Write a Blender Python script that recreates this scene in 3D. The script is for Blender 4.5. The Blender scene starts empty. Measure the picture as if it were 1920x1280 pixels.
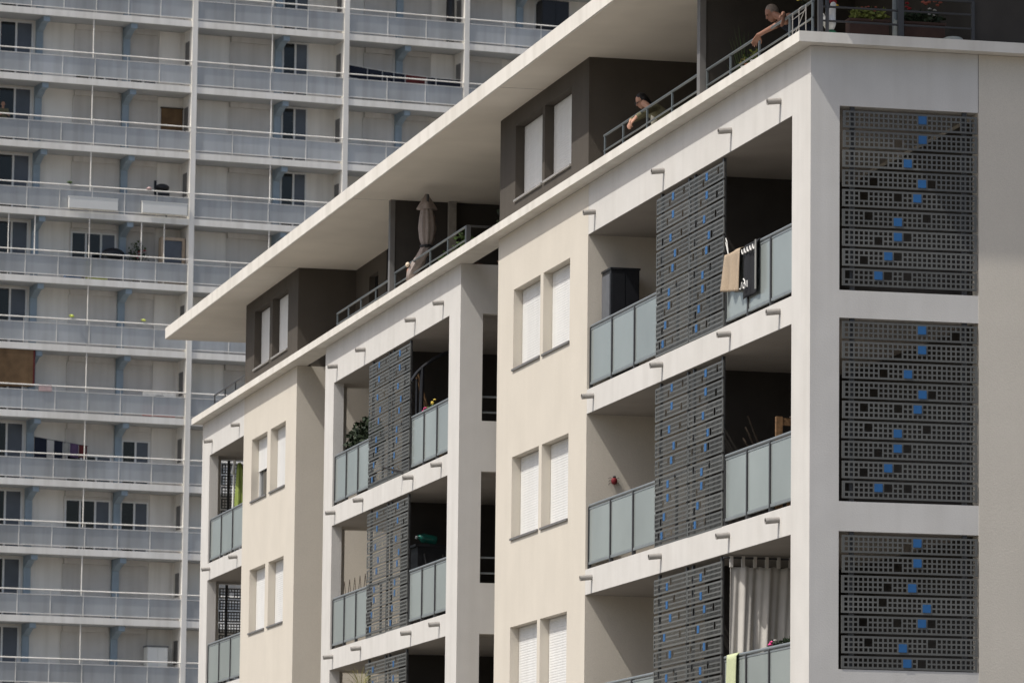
import bpy, bmesh, math, random
from mathutils import Matrix, Vector
R = random.Random(7)
SC = bpy.context.scene
COL = SC.collection
PI = math.pi

# ------------------------------------------------------------------ camera, world, sun, exposure
cam_d = bpy.data.cameras.new('camera'); cam = bpy.data.objects.new('camera', cam_d); COL.objects.link(cam)
YAW, PITCH, ROLL = -0.2304, 0.1278, 0.0111
def cam_axes():
    cy, sy, cp, sp = math.cos(YAW), math.sin(YAW), math.cos(PITCH), math.sin(PITCH)
    f = Vector((-sy*cp, cy*cp, sp)); r = Vector((cy, sy, 0)); u = r.cross(f)
    cr, sr = math.cos(ROLL), math.sin(ROLL)
    return r*cr+u*sr, u*cr-r*sr, f
_r, _u, _f = cam_axes()
cam.matrix_world = Matrix(((_r.x, _u.x, -_f.x, -18.3273), (_r.y, _u.y, -_f.y, -61.0547), (_r.z, _u.z, -_f.z, 0.0014), (0, 0, 0, 1)))
cam_d.sensor_width = 36; cam_d.lens = 172.315; cam_d.clip_start = 1; cam_d.clip_end = 3000
cam_d.dof.use_dof = True; cam_d.dof.focus_distance = 71; cam_d.dof.aperture_fstop = 6.3
SC.camera = cam

SUN = Vector((-1, -0.29, 1.6)).normalized()
ELEV = math.asin(SUN.z); AZ = math.atan2(SUN.x, SUN.y)
w = bpy.data.worlds.new('World'); SC.world = w; w.use_nodes = True
nt = w.node_tree; nt.nodes.clear()
sky = nt.nodes.new('ShaderNodeTexSky'); sky.sky_type = 'NISHITA'; sky.sun_disc = False
sky.sun_elevation = ELEV; sky.sun_rotation = AZ; sky.air_density = 1.0; sky.dust_density = 4.0; sky.ozone_density = 1.0
bg = nt.nodes.new('ShaderNodeBackground'); bg.inputs[1].default_value = 0.122
out = nt.nodes.new('ShaderNodeOutputWorld')
nt.links.new(sky.outputs[0], bg.inputs[0]); nt.links.new(bg.outputs[0], out.inputs[0])
sun_d = bpy.data.lights.new('sun', 'SUN'); sun_d.energy = 3.4; sun_d.angle = math.radians(0.53); sun_d.color = (1, .965, .905)
sun = bpy.data.objects.new('sun', sun_d); COL.objects.link(sun)
sun.rotation_euler = SUN.to_track_quat('Z', 'Y').to_euler()
SC.view_settings.view_transform = 'Standard'; SC.view_settings.look = 'None'
SC.view_settings.exposure = 0.12; SC.view_settings.gamma = 1.0

# ------------------------------------------------------------------ materials
M = {}
def mat(name, col, rough=.7, var=.06, scale=3.0, bump=0.0, bscale=60.0, metal=0.0, spec=.3, streak=0.0, trans=0.0, speck=0.0, tone=0.0):
    m = bpy.data.materials.new(name); m.use_nodes = True
    t = m.node_tree; n = t.nodes; p = n['Principled BSDF']
    p.inputs['Roughness'].default_value = rough; p.inputs['Metallic'].default_value = metal
    p.inputs['Specular IOR Level'].default_value = spec
    geo = n.new('ShaderNodeNewGeometry')
    nz = n.new('ShaderNodeTexNoise'); nz.inputs['Scale'].default_value = scale; nz.inputs['Detail'].default_value = 6
    t.links.new(geo.outputs['Position'], nz.inputs['Vector'])
    rp = n.new('ShaderNodeValToRGB')
    rp.color_ramp.elements[0].position = .3; rp.color_ramp.elements[1].position = .7
    a = [max(0, c*(1-var)) for c in col]; b = [min(1, c*(1+var)) for c in col]
    rp.color_ramp.elements[0].color = (*a, 1); rp.color_ramp.elements[1].color = (*b, 1)
    t.links.new(nz.outputs[0], rp.inputs[0])
    last = rp.outputs[0]
    def mul(sx, sy, sz, lo, amt, p0, p1, det=4):
        nonlocal last
        mp = n.new('ShaderNodeMapping'); mp.inputs['Scale'].default_value = (sx, sy, sz)
        t.links.new(geo.outputs['Position'], mp.inputs[0])
        n2 = n.new('ShaderNodeTexNoise'); n2.inputs['Scale'].default_value = 1; n2.inputs['Detail'].default_value = det
        t.links.new(mp.outputs[0], n2.inputs['Vector'])
        r2 = n.new('ShaderNodeValToRGB'); e = r2.color_ramp.elements
        e[0].position = p0; e[1].position = p1; e[0].color = (lo*.99, lo*.97, lo*.93, 1); e[1].color = (1, 1, 1, 1)
        t.links.new(n2.outputs[0], r2.inputs[0])
        mx = n.new('ShaderNodeMix'); mx.data_type = 'RGBA'; mx.blend_type = 'MULTIPLY'; mx.inputs[0].default_value = amt
        t.links.new(last, mx.inputs[6]); t.links.new(r2.outputs[0], mx.inputs[7]); last = mx.outputs[2]
    if streak: mul(3.2, 3.2, .16, .72, streak, .36, .56); mul(.5, .5, .35, .85, streak, .4, .6)
    if speck: mul(90, 90, 90, .55, speck, .3, .6, 2)
    if tone:      # each copy a little lighter or darker than the next
        oi = n.new('ShaderNodeObjectInfo'); mr = n.new('ShaderNodeMapRange'); mr.inputs[3].default_value = 1-tone; mr.inputs[4].default_value = 1+tone
        t.links.new(oi.outputs['Random'], mr.inputs[0]); mx = n.new('ShaderNodeMix'); mx.data_type = 'RGBA'; mx.blend_type = 'MULTIPLY'; mx.inputs[0].default_value = 1
        t.links.new(last, mx.inputs[6]); t.links.new(mr.outputs[0], mx.inputs[7]); last = mx.outputs[2]
    t.links.new(last, p.inputs['Base Color'])
    if bump:
        nb = n.new('ShaderNodeTexNoise'); nb.inputs['Scale'].default_value = bscale; nb.inputs['Detail'].default_value = 3
        t.links.new(geo.outputs['Position'], nb.inputs['Vector'])
        bp = n.new('ShaderNodeBump'); bp.inputs['Strength'].default_value = bump; bp.inputs['Distance'].default_value = .012
        t.links.new(nb.outputs[0], bp.inputs['Height']); t.links.new(bp.outputs[0], p.inputs['Normal'])
    if trans:
        tr = n.new('ShaderNodeBsdfTransparent'); mx = n.new('ShaderNodeMixShader'); mx.inputs[0].default_value = trans
        o = n['Material Output']; t.links.new(p.outputs[0], mx.inputs[1]); t.links.new(tr.outputs[0], mx.inputs[2]); t.links.new(mx.outputs[0], o.inputs[0])
    M[name] = m
    return m
mat('white_render', (.64, .622, .588), .9, .035, 2.0, .2, 45, spec=.15, streak=.17, speck=.22)
mat('beige_render', (.64, .592, .51), .9, .03, 1.2, .2, 45, spec=.15, streak=.06, speck=.2)
mat('roof_white', (.72, .69, .63), .85, .04, 1.2, .15, 30, spec=.15, streak=.3)
mat('soffit', (.70, .655, .58), .9, .05, 1.0, .1, 30, spec=.1)
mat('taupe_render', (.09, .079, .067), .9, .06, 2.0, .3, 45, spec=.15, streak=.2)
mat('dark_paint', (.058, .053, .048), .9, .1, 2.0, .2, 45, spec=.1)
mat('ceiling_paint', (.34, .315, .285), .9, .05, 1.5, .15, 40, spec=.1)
mat('shutter_white', (.74, .735, .71), .5, .03, 4, spec=.3, streak=.18, tone=.04)
mat('sill_grey', (.16, .155, .15), .6, .1, 5)
mat('grey_metal', (.108, .108, .10), .42, .10, 3, spec=.5, tone=.16)
mat('dark_metal', (.05, .05, .052), .45, .1, 8, spec=.4)
mat('rail_metal', (.19, .21, .215), .4, .08, 8, spec=.5)
mat('terrace_metal', (.10, .115, .12), .4, .08, 8, spec=.5)
mat('frost_glass', (.325, .36, .348), .14, .1, .6, spec=.7, trans=.13, tone=.07)
mat('blue_enamel', (.007, .095, .27), .35, .05, 6, spec=.8)
mat('spout_zinc', (.30, .285, .265), .5, .15, 12, spec=.4)
mat('dark_glass', (.012, .014, .016), .08, .1, 1, spec=.5)
mat('blind_glass', (.09, .10, .12), .25, .2, 1, spec=.5)
mat('pvc_white', (.74, .74, .72), .4, .03, 3, spec=.4)
mat('tower_white', (.95, .92, .85), .8, .04, .8, .1, 20, streak=.35)
mat('tower_wall', (.86, .83, .775), .85, .04, .8, .1, 20, streak=.3)
mat('tower_shutter', (.66, .635, .60), .6, .03, 2, streak=.3, tone=.08)
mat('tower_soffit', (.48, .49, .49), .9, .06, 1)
mat('tower_blue', (.31, .385, .45), .6, .08, 2, streak=.3)
mat('tower_glass', (.52, .54, .55), .18, .14, .5, spec=.6, trans=.27, streak=.45, tone=.12)
mat('ground_mat', (.17, .16, .145), .95, .2, .3)
def plain(name, col, rough=.7, var=.12, scale=9, **k): return mat(name, col, rough, var, scale, **k)
plain('skin', (.48, .27, .19), .55, .05, 30); plain('skin_tan', (.27, .14, .095), .55, .05, 30)
plain('hair_dark', (.012, .011, .012), .5); plain('hair_grey', (.20, .165, .14), .7, .3, 60)
plain('navy_cloth', (.012, .016, .028), .9); plain('olive_cloth', (.15, .14, .085), .9); plain('cream_cloth', (.62, .60, .50), .9)
plain('jean_cloth', (.03, .04, .07), .9); plain('lip_red', (.3, .09, .08)); plain('eye_dark', (.02, .015, .012), .3)
plain('towel_tan', (.40, .315, .225), .95, .12, 70, bump=.5, bscale=160); plain('towel_black', (.018, .019, .022), .95, .2, 40, bump=.4, bscale=160)
plain('towel_green', (.50, .54, .33), .95, .1, 30, bump=.4, bscale=90); plain('white_cloth', (.74, .73, .70), .9); plain('grey_hem', (.28, .28, .26), .9)
plain('curtain_cloth', (.56, .535, .49), .95, .05, 6, bump=.1); plain('leaf_green', (.055, .095, .022), .6, .5, 25); plain('leaf_dark', (.022, .035, .016), .6, .5, 25)
plain('leaf_lime', (.16, .185, .04), .6, .4, 25); plain('leaf_olive', (.26, .24, .07), .7, .4, 25)
plain('pink_petal', (.78, .07, .28), .6); plain('red_petal', (.26, .02, .025), .6); plain('yellow_petal', (.80, .62, .12), .6); plain('white_petal', (.45, .44, .40), .6); plain('coral_petal', (.34, .10, .07), .6)
plain('terracotta', (.065, .036, .027), .8); plain('black_plastic', (.012, .013, .016), .45, spec=.4); plain('slate_plastic', (.12, .125, .135), .5)
plain('wood', (.20, .115, .055), .7, .35, 20); plain('dark_wood', (.06, .045, .032), .8); plain('wicker', (.16, .10, .052), .9, .22, 2.5, streak=.5)
plain('green_pet', (.015, .20, .15), .15, .1, 8, spec=.6, trans=.35); plain('umbrella_cloth', (.33, .28, .255), .95, .12, 22); plain('cream_patch', (.72, .60, .46), .9); plain('orange_patch', (.42, .19, .12), .9)
plain('parasol_green', (.24, .30, .075), .9, .12, 10); plain('beetle_red', (.17, .02, .024), .3); plain('enamel_white', (.78, .77, .73), .4, .04, 8); plain('beak_yellow', (.75, .48, .05), .5); plain('comb_red', (.30, .025, .03), .5)
plain('pot_green', (.03, .16, .08), .5); plain('stone_pale', (.34, .36, .33), .9); plain('purple_cloth', (.09, .055, .11), .9); plain('maroon_cloth', (.10, .02, .02), .9)
plain('banner_red', (.60, .09, .08), .8); plain('lime_plastic', (.55, .62, .10), .5); plain('pink_cloth', (.55, .40, .38), .8); plain('crate_white', (.76, .76, .72), .6, .03, 2); plain('straw', (.45, .36, .27), .9)

# ------------------------------------------------------------------ mesh builder
class MB:
    def __init__(s): s.v = []; s.f = []; s.m = []; s.cur = 0
    def add(s, vs, fs):
        o = len(s.v); s.v += [tuple(p) for p in vs]; s.f += [tuple(i+o for i in f) for f in fs]; s.m += [s.cur]*len(fs); return s
    def box(s, x0, x1, y0, y1, z0, z1, mt=None):
        vs = [Vector((x, y, z)) for x in (x0, x1) for y in (y0, y1) for z in (z0, z1)]
        if mt is not None: vs = [mt @ p for p in vs]
        return s.add(vs, [(0, 1, 3, 2), (4, 6, 7, 5), (0, 4, 5, 1), (2, 3, 7, 6), (0, 2, 6, 4), (1, 5, 7, 3)])
    def tube(s, pts, r, n=8, cap=True):
        pts = [Vector(p) for p in pts]; rr = r if isinstance(r, (list, tuple)) else [r]*len(pts)
        vs = []; fs = []; prev = None
        for i, p in enumerate(pts):
            d = (pts[min(i+1, len(pts)-1)]-pts[max(i-1, 0)]).normalized()
            if prev is None:
                a = Vector((0, 0, 1)) if abs(d.z) < .9 else Vector((1, 0, 0)); e1 = d.cross(a).normalized()
            else: e1 = (prev-d*prev.dot(d)).normalized()
            prev = e1; e2 = d.cross(e1)
            for k in range(n):
                t = 2*PI*k/n; vs.append(p+(e1*math.cos(t)+e2*math.sin(t))*rr[i])
        for i in range(len(pts)-1):
            for k in range(n): fs.append((i*n+k, i*n+(k+1) % n, (i+1)*n+(k+1) % n, (i+1)*n+k))
        if cap: fs += [tuple(range(n-1, -1, -1)), tuple((len(pts)-1)*n+k for k in range(n))]
        return s.add(vs, fs)
    def capsule(s, p0, p1, r0, r1, n=10, k=4):
        p0 = Vector(p0); p1 = Vector(p1); d = (p1-p0).normalized() if (p1-p0).length > 1e-6 else Vector((0, 0, 1)); pts = []; rs = []
        for i in range(k): t = PI/2*(i+.02)/k; pts.append(p0-d*r0*math.cos(t)); rs.append(r0*math.sin(t))
        for i in range(k+1): t = PI/2*(i)/k; pts.append(p1+d*r1*math.sin(t)); rs.append(max(r1*math.cos(t), r1*.01))
        return s.tube(pts, rs, n)
    def ball(s, c, r, n=12, m=8, rot=None):
        r = r if isinstance(r, (tuple, list)) else (r, r, r); vs = []; fs = []
        for i in range(m+1):
            a = PI*i/m
            for k in range(n):
                b = 2*PI*k/n; p = Vector((math.sin(a)*math.cos(b)*r[0], math.sin(a)*math.sin(b)*r[1], math.cos(a)*r[2]))
                if rot is not None: p = rot @ p
                vs.append(p+Vector(c))
        for i in range(m):
            for k in range(n): fs.append((i*n+k, (i+1)*n+k, (i+1)*n+(k+1) % n, i*n+(k+1) % n))
        return s.add(vs, fs)
    def lathe(s, prof, c, n=14, wob=0.0, lobes=0):
        vs = []; fs = []
        for r, z in prof:
            for k in range(n):
                a = 2*PI*k/n; q = r*(1+wob*math.cos(lobes*a)); vs.append((c[0]+q*math.cos(a), c[1]+q*math.sin(a), c[2]+z))
        for i in range(len(prof)-1):
            for k in range(n): fs.append((i*n+k, i*n+(k+1) % n, (i+1)*n+(k+1) % n, (i+1)*n+k))
        fs += [tuple(range(n-1, -1, -1)), tuple((len(prof)-1)*n+k for k in range(n))]
        return s.add(vs, fs)
    def slab(s, us, vs_, solid, w0, w1, fn):
        """grid slab with holes: us, vs_ cut lines; solid(i,j); fn(u,v,w)->xyz"""
        nu, nv = len(us), len(vs_); idx = {}
        V = []; Fc = []
        def g(i, j, k):
            key = (i, j, k)
            if key not in idx: idx[key] = len(V); V.append(fn(us[i], vs_[j], (w0, w1)[k]))
            return idx[key]
        S = [[solid(i, j) for j in range(nv-1)] for i in range(nu-1)]
        ok = lambda i, j: 0 <= i < nu-1 and 0 <= j < nv-1 and S[i][j]
        for i in range(nu-1):
            for j in range(nv-1):
                if not S[i][j]: continue
                Fc.append((g(i, j, 0), g(i+1, j, 0), g(i+1, j+1, 0), g(i, j+1, 0)))
                Fc.append((g(i, j, 1), g(i, j+1, 1), g(i+1, j+1, 1), g(i+1, j, 1)))
                if not ok(i-1, j): Fc.append((g(i, j, 0), g(i, j+1, 0), g(i, j+1, 1), g(i, j, 1)))
                if not ok(i+1, j): Fc.append((g(i+1, j, 0), g(i+1, j, 1), g(i+1, j+1, 1), g(i+1, j+1, 0)))
                if not ok(i, j-1): Fc.append((g(i, j, 0), g(i, j, 1), g(i+1, j, 1), g(i+1, j, 0)))
                if not ok(i, j+1): Fc.append((g(i, j+1, 0), g(i+1, j+1, 0), g(i+1, j+1, 1), g(i, j+1, 1)))
        return s.add(V, Fc)
    def mesh(s, name, mats, smooth=False, weld=False):
        me = bpy.data.meshes.new(name); me.from_pydata(s.v, [], s.f)
        if isinstance(mats, str): mats = [mats]
        for q in mats: me.materials.append(M[q])
        me.polygons.foreach_set('material_index', s.m)
        bm = bmesh.new(); bm.from_mesh(me)
        if weld: bmesh.ops.remove_doubles(bm, verts=bm.verts, dist=1e-5)
        bmesh.ops.recalc_face_normals(bm, faces=bm.faces); bm.to_mesh(me); bm.free()
        if smooth: me.polygons.foreach_set('use_smooth', [True]*len(me.polygons))
        me.update(); return me
    def build(s, name, mats, parent=None, smooth=False, weld=False):
        o = bpy.data.objects.new(name, s.mesh(name, mats, smooth, weld)); COL.objects.link(o)
        if parent is not None: o.parent = parent
        return o
def tag(o, label, cat, group=None):
    o['label'] = label; o['category'] = cat
    if group: o['group'] = group
    return o
def thing(name, label, cat, loc=(0, 0, 0), rz=0, group=None):
    o = bpy.data.objects.new(name, None); COL.objects.link(o); o.location = loc; o.rotation_euler = (0, 0, rz); o.empty_display_size = .2
    return tag(o, label, cat, group)
def inst(o, loc, parent, name=None):
    c = o.copy(); COL.objects.link(c); c.location = loc; c.parent = parent
    return c
def put(me, name, loc, parent=None, rot=None):
    o = bpy.data.objects.new(name, me); COL.objects.link(o); o.location = loc
    if rot: o.rotation_euler = rot
    if parent is not None: o.parent = parent
    return o

# ------------------------------------------------------------------ ground
g = MB().add([(-900, -900, -2), (900, -900, -2), (900, 900, -2), (-900, 900, -2)], [(0, 1, 2, 3)]).build('ground', 'ground_mat'); g['kind'] = 'structure'

# ------------------------------------------------------------------ apartment building (near)
BLD = thing('apartment_building', 'cream and white apartment block with long flat roof, recessed balconies and dark top storey', 'building')
ZB = [8.935, 6.15, 3.35]                     # balcony floor (top of beam) of the three storeys in view
ZT = [11.361, 8.561, 5.761]                  # underside of the beam above
TOP = 12.155
XF = lambda u, v, w_: (w_, u, v)             # facade facing -X: u = Y, v = Z, w = X
YF = lambda u, v, w_: (u, w_, v)             # facade facing -Y: u = X, v = Z, w = Y
ZC = sorted([-2, TOP]+[z for z in ZB]+ZT)
def is_open(z0, z1): return any(abs(z0-b) < 1e-6 for b in ZB)
def bay(y0, y1, ha, hb):
    """white frame in front of the balconies; ha..hb is open on each storey"""
    us = sorted(set([y0, ha, hb, y1]))
    def solid(i, j): return not (us[i] >= ha-1e-6 and us[i+1] <= hb+1e-6 and is_open(ZC[j], ZC[j+1]))
    MB().slab(us, ZC, solid, 0, .2, XF).build('frame_wall', 'white_render', BLD)
YBAY = [(0, 11.97), (21.0, 33.15), (42.2, 47.5)]
bay(0, 11.97, .855, 11.97); bay(21.0, 33.15, 21.89, 32.26); bay(42.2, 47.5, 42.2, 46.52)
# right-hand (street corner) facade with the side openings
RZ = [(8.92, 11.37), (6.14, 8.555), (3.95, 5.75)]
def side_wall(y0, y1, name='side_wall', zo=RZ, x0=.2, x1=2.32, h0=.398, h1=2.32, m='white_render'):
    us = sorted(set([x0, h0, h1, x1])); vs = sorted([-2, TOP]+[z for p in zo for z in p])
    def solid(i, j): return not (us[i] >= h0-1e-6 and us[i+1] <= h1+1e-6 and any(vs[j] >= a-1e-6 and vs[j+1] <= b+1e-6 for a, b in zo))
    return MB().slab(us, vs, solid, y0, y1, YF).build(name, m, BLD)
side_wall(0, .2)
RZ2 = [(8.935, 11.361), (6.15, 8.561), (3.35, 5.761)]
side_wall(21.0, 21.2, zo=[(9.43, 11.3), (6.63, 8.555), (3.85, 5.755)]); side_wall(32.95, 33.15, zo=RZ2); side_wall(47.3, 47.5, zo=RZ2, h1=2.2)
MB().box(2.32, 14, -.004, .25, -2, TOP).build('corner_wall', 'beige_render', BLD)
# seam between the two renders
MB().box(2.316, 2.322, -.0055, .01, 11.37, TOP).build('render_joint', 'sill_grey', BLD)
# window strips
WZ = [(9.835, 11.16), (7.04, 8.385), (4.24, 5.59)]
def strip(y0, y1, wins):
    us = sorted([y0, y1]+[y for p in wins for y in p]); vs = sorted([-2, TOP]+[z for p in WZ for z in p])
    def solid(i, j): return not (any(us[i] >= a-1e-6 and us[i+1] <= b+1e-6 for a, b in wins) and any(vs[j] >= a-1e-6 and vs[j+1] <= b+1e-6 for a, b in WZ))
    MB().slab(us, vs, solid, -.002, .2, XF).build('window_wall', 'beige_render', BLD)
    for yy in (y0, y1-.2): MB().box(.2, 2.6, yy, yy+.2, -2, TOP).build('flank_wall', 'beige_render', BLD)
W1 = [(13.12, 14.9), (15.1, 16.98)]; W2 = [(37.3, 39.0), (39.38, 41.2)]
strip(11.97, 18.13, W1); strip(36.15, 42.2, W2)
def shutter_mesh(wd, ht, pitch=.042):
    b = MB(); n = max(3, int(ht/pitch)); p = ht/n; vs = []; fs = []
    for i in range(n):
        z = i*p
        for (x, zz) in ((0, z), (-.0032, z+p*.25), (-.0032, z+p*.75), (-.001, z+p*.97)): vs += [(x, 0, zz), (x, wd, zz)]
    for i in range(n*4-1): fs.append((2*i, 2*i+1, 2*i+3, 2*i+2))
    b.add(vs, fs); return b
def window(y0, y1, z0, z1, x=0.0, drop=1.0, sill='sill_grey', glass=True):
    e = MB()
    fx = x+.165
    for a, b_, c, d in ((y0, y0+.05, z0, z1), (y1-.05, y1, z0, z1), (y0+.05, y1-.05, z0, z0+.06), (y0+.05, y1-.05, z1-.1, z1)): e.box(fx, fx+.06, a, b_, c, d)
    e.box(fx+.012, fx+.05, (y0+y1)/2-.03, (y0+y1)/2+.03, z0+.06, z1-.1)
    win = e.build('window', 'pvc_white', BLD)
    MB().box(fx+.045, fx+.055, y0+.05, y1-.05, z0+.06, z1-.1).build('pane', 'dark_glass', win)
    h = (z1-z0-.02)*drop; o = shutter_mesh(y1-y0-.02, h).build('shutter', 'shutter_white', win); o.location = (fx-.012, y0+.01, z1-.01-h)
    s = MB().box(x-.03, x+.17, y0-.015, y1+.015, z0-.032, z0+.004).build('sill', sill, win)
    s.location.x = 0
for wins in (W1, W2):
    for li, (z0, z1) in enumerate(WZ):
        for k, (a, b) in enumerate(wins):
            window(a, b, z0, z1, 0, .52 if (wins is W2 and li == 0 and k == 1) else (.93 if (li == 0 and wins is W1 and k == 1) else 1.0))
# balcony slabs, inner walls, core
for bi, (y0, y1) in enumerate(YBAY):
    for li in range(3):
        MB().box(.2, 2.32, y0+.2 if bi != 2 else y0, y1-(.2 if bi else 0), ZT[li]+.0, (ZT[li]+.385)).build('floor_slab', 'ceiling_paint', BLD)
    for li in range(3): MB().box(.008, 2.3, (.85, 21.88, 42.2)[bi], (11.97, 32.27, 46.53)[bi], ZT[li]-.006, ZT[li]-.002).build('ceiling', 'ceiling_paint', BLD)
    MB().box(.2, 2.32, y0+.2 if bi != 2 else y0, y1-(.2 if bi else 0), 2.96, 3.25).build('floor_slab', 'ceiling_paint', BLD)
    MB().box(2.32, 2.52, max(y0, .25) if bi == 0 else y0, y1, -2, TOP).build('rear_wall', 'beige_render', BLD)
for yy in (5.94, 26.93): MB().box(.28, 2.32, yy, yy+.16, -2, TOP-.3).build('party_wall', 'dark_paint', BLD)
# sheets added over the rear walls: balcony shade put into dark colour
MB().box(2.30, 2.318, .25, 5.94, 3.3, 11.3).build('rear_shade_sheet', 'dark_paint', BLD)
MB().box(2.30, 2.318, 21.2, 26.93, 3.3, 11.3).build('rear_shade_sheet', 'dark_paint', BLD)
MB().box(2.30, 2.318, 6.12, 11.9, 3.3, 11.3).build('rear_shade_sheet', 'taupe_render', BLD)
MB().box(2.30, 2.318, 27.12, 30.4, 3.3, 11.3).build('rear_shade_sheet', 'taupe_render', BLD)
for (y0, y1) in ((18.13, 21.0), (33.15, 36.15)): MB().box(3.2, 3.4, y0, y1, -2, TOP).build('recess_wall', 'beige_render', BLD)
MB().box(3.4, 13.8, .3, 47.3, -2, TOP-.02).build('core_wall', 'beige_render', BLD)
# cornice: thin slab that runs round the building; behind it, over the recesses, a light slot
b = MB(); b.box(-.228, .2, -.228, 47.72, 12.16, 12.30); b.box(.2, 14, -.228, .4, 12.16, 12.30); b.build('cornice', 'roof_white', BLD)
b = MB()
for y0, y1 in ((.4, 18.0), (21.1, 33.05), (36.25, 47.5)): b.box(.2, 2.6, y0, y1, 11.75, 11.80)
for y0, y1 in ((18.0, 21.1), (33.05, 36.25)): b.box(1.5, 3.3, y0, y1, 11.9, 12.16)
b.build('terrace_floor', 'ceiling_paint', BLD)
# roof
b = MB(); b.box(-.75, 13.5, -.87, 48.45, 14.185, 14.43); b.build('roof', 'roof_white', BLD)
b = MB(); b.box(-.735, 13.4, -.855, 48.43, 14.17, 14.187); b.build('roof_soffit', 'soffit', BLD)
for y in (5.5, 15.0, 27.0, 36.2): MB().box(-.73, 2.3, y-.008, y+.008, 14.1685, 14.1695).build('soffit_joint', 'sill_grey', BLD)
for x, y in ((1.1, 19.6), (1.2, 8.6)): MB().lathe([(.05, 0), (.17, -.02), (.17, -.06), (.02, -.09)], (x, y, 14.169), 14).build('ceiling_lamp', 'pvc_white', BLD)
# top storey
PZ = (12.655, 13.9)
def top_block(y0, y1, wins):
    us = sorted([y0, y1]+[y for p in wins for y in p]); vs = [12.12, PZ[0], PZ[1], 14.17]
    def solid(i, j): return not (j == 1 and any(us[i] >= a-1e-6 and us[i+1] <= b_+1e-6 for a, b_ in wins))
    MB().slab(us, vs, solid, 0.004, .2, XF).build('top_storey_wall', 'taupe_render', BLD)
    for yy in (y0, y1-.2): MB().box(.2, 2.6, yy, yy+.2, 12.12, 14.17).build('top_storey_flank', 'taupe_render', BLD)
    for k, (a, b_) in enumerate(wins): window(a, b_, PZ[0], PZ[1], 0.004, .93, 'spout_zinc')
top_block(12.02, 18.1, [(13.14, 14.93), (15.1, 16.98)]); top_block(36.2, 42.2, [(37.3, 39.05), (39.37, 41.15)])
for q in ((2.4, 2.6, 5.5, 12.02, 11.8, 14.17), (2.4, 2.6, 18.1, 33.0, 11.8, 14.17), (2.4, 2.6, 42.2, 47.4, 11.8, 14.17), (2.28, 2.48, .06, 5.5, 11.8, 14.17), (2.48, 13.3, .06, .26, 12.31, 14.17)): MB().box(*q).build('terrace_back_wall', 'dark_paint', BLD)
us = [33.0, 33.95, 34.85, 36.2]; vs = [11.9, 13.0, 13.85, 14.17]
MB().slab(us, vs, lambda i, j: not (i == 1 and j < 2), 1.2, 1.35, XF).build('terrace_room_wall', 'taupe_render', BLD)
MB().box(1.2, 2.4, 33.0, 33.15, 11.9, 14.17).build('terrace_room_flank', 'dark_paint', BLD)
MB().box(1.32, 1.36, 33.95, 34.85, 11.9, 13.85).build('terrace_door', 'dark_glass', BLD)
for yy in (5.42, 26.95):
    pw = MB().box(.06, 2.4, yy, yy+.12, 12.1, 14.17).build('terrace_partition', 'dark_paint', BLD)
    MB().box(-.03, .06, yy-.02, yy+.14, 12.30, 14.17).build('edge_post', 'sill_grey', pw)
MB().box(1.05, 1.19, 26.78, 26.9, 12.1, 14.17).build('downpipe', 'spout_zinc', BLD)
MB().tube([(1.48, 1.0, 12.1), (1.48, 1.0, 14.17)], .04).build('downpipe', 'rail_metal', BLD)
# rain spouts
def spout(y, z):
    b = MB(); b.tube([(.02, 0, 0), (-.19, 0, -.025)], .042, 12, cap=False); b.tube([(.02, 0, 0), (-.19, 0, -.025)], .034, 12, cap=False)
    b.add([(-.19, .042*math.cos(2*PI*k/12), -.025+.042*math.sin(2*PI*k/12)) for k in range(12)]+[(-.19, .034*math.cos(2*PI*k/12), -.025+.034*math.sin(2*PI*k/12)) for k in range(12)], [(k, (k+1) % 12, 12+(k+1) % 12, 12+k) for k in range(12)])
    return b
sp_me = spout(0, 0).mesh('drain_spout', 'spout_zinc', smooth=True)
for ys in ((1.40, 3.83, 7.45, 11.54), (22.38, 24.74, 29.24, 31.94), (42.75, 46.2)):
    for z in (11.655, 8.80, 6.005):
        for y in ys: put(sp_me, 'drain_spout', (0, y, z), BLD)
# balcony railings with frosted panes
def railing(y0, y1, z0, n):
    b = MB(); b.tube([(.06, y0, z0+.985), (.06, y1, z0+.985)], .024, 10)
    b.box(.04, .075, y0, y1, z0+.075, z0+.115); b.box(.045, .07, y0, y1, z0+.925, z0+.95)
    r = b.build('balcony_railing', 'rail_metal', BLD)
    dy = (y1-y0)/n
    for i in range(n+1):
        yy = y0+dy*i; MB().box(.03, .085, yy-.022 if i else yy, yy+.022 if i < n else yy+.002, z0-.0, z0+.965).build('railing_post', 'dark_metal', r)
    for i in range(n): MB().box(.05, .062, y0+dy*i+.03, y0+dy*(i+1)-.03, z0+.118, z0+.922).build('glass_pane', 'frost_glass', r)
for li, z in enumerate(ZB):
    for a, b_, n in ((.87, 4.22, 3), (7.9, 11.95, 3), (21.9, 25.15, 3), (28.85, 32.24, 3), (42.22, 46.5, 3)): railing(a, b_, z, n)
    # plain part of each railing behind the sliding screens
    for a, b_ in ((4.22, 7.9), (25.15, 28.85)):
        m_ = MB(); m_.box(.07, .10, a, b_, z+.96, z+1.0); m_.box(.04, .075, a, b_, z+.075, z+.115)
        for q in range(1, 4): m_.box(.08, .12, a+(b_-a)*q/4-.02, a+(b_-a)*q/4+.02, z, z+.965)
        r = m_.build('balcony_railing', 'dark_metal', BLD)
        pass
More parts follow.
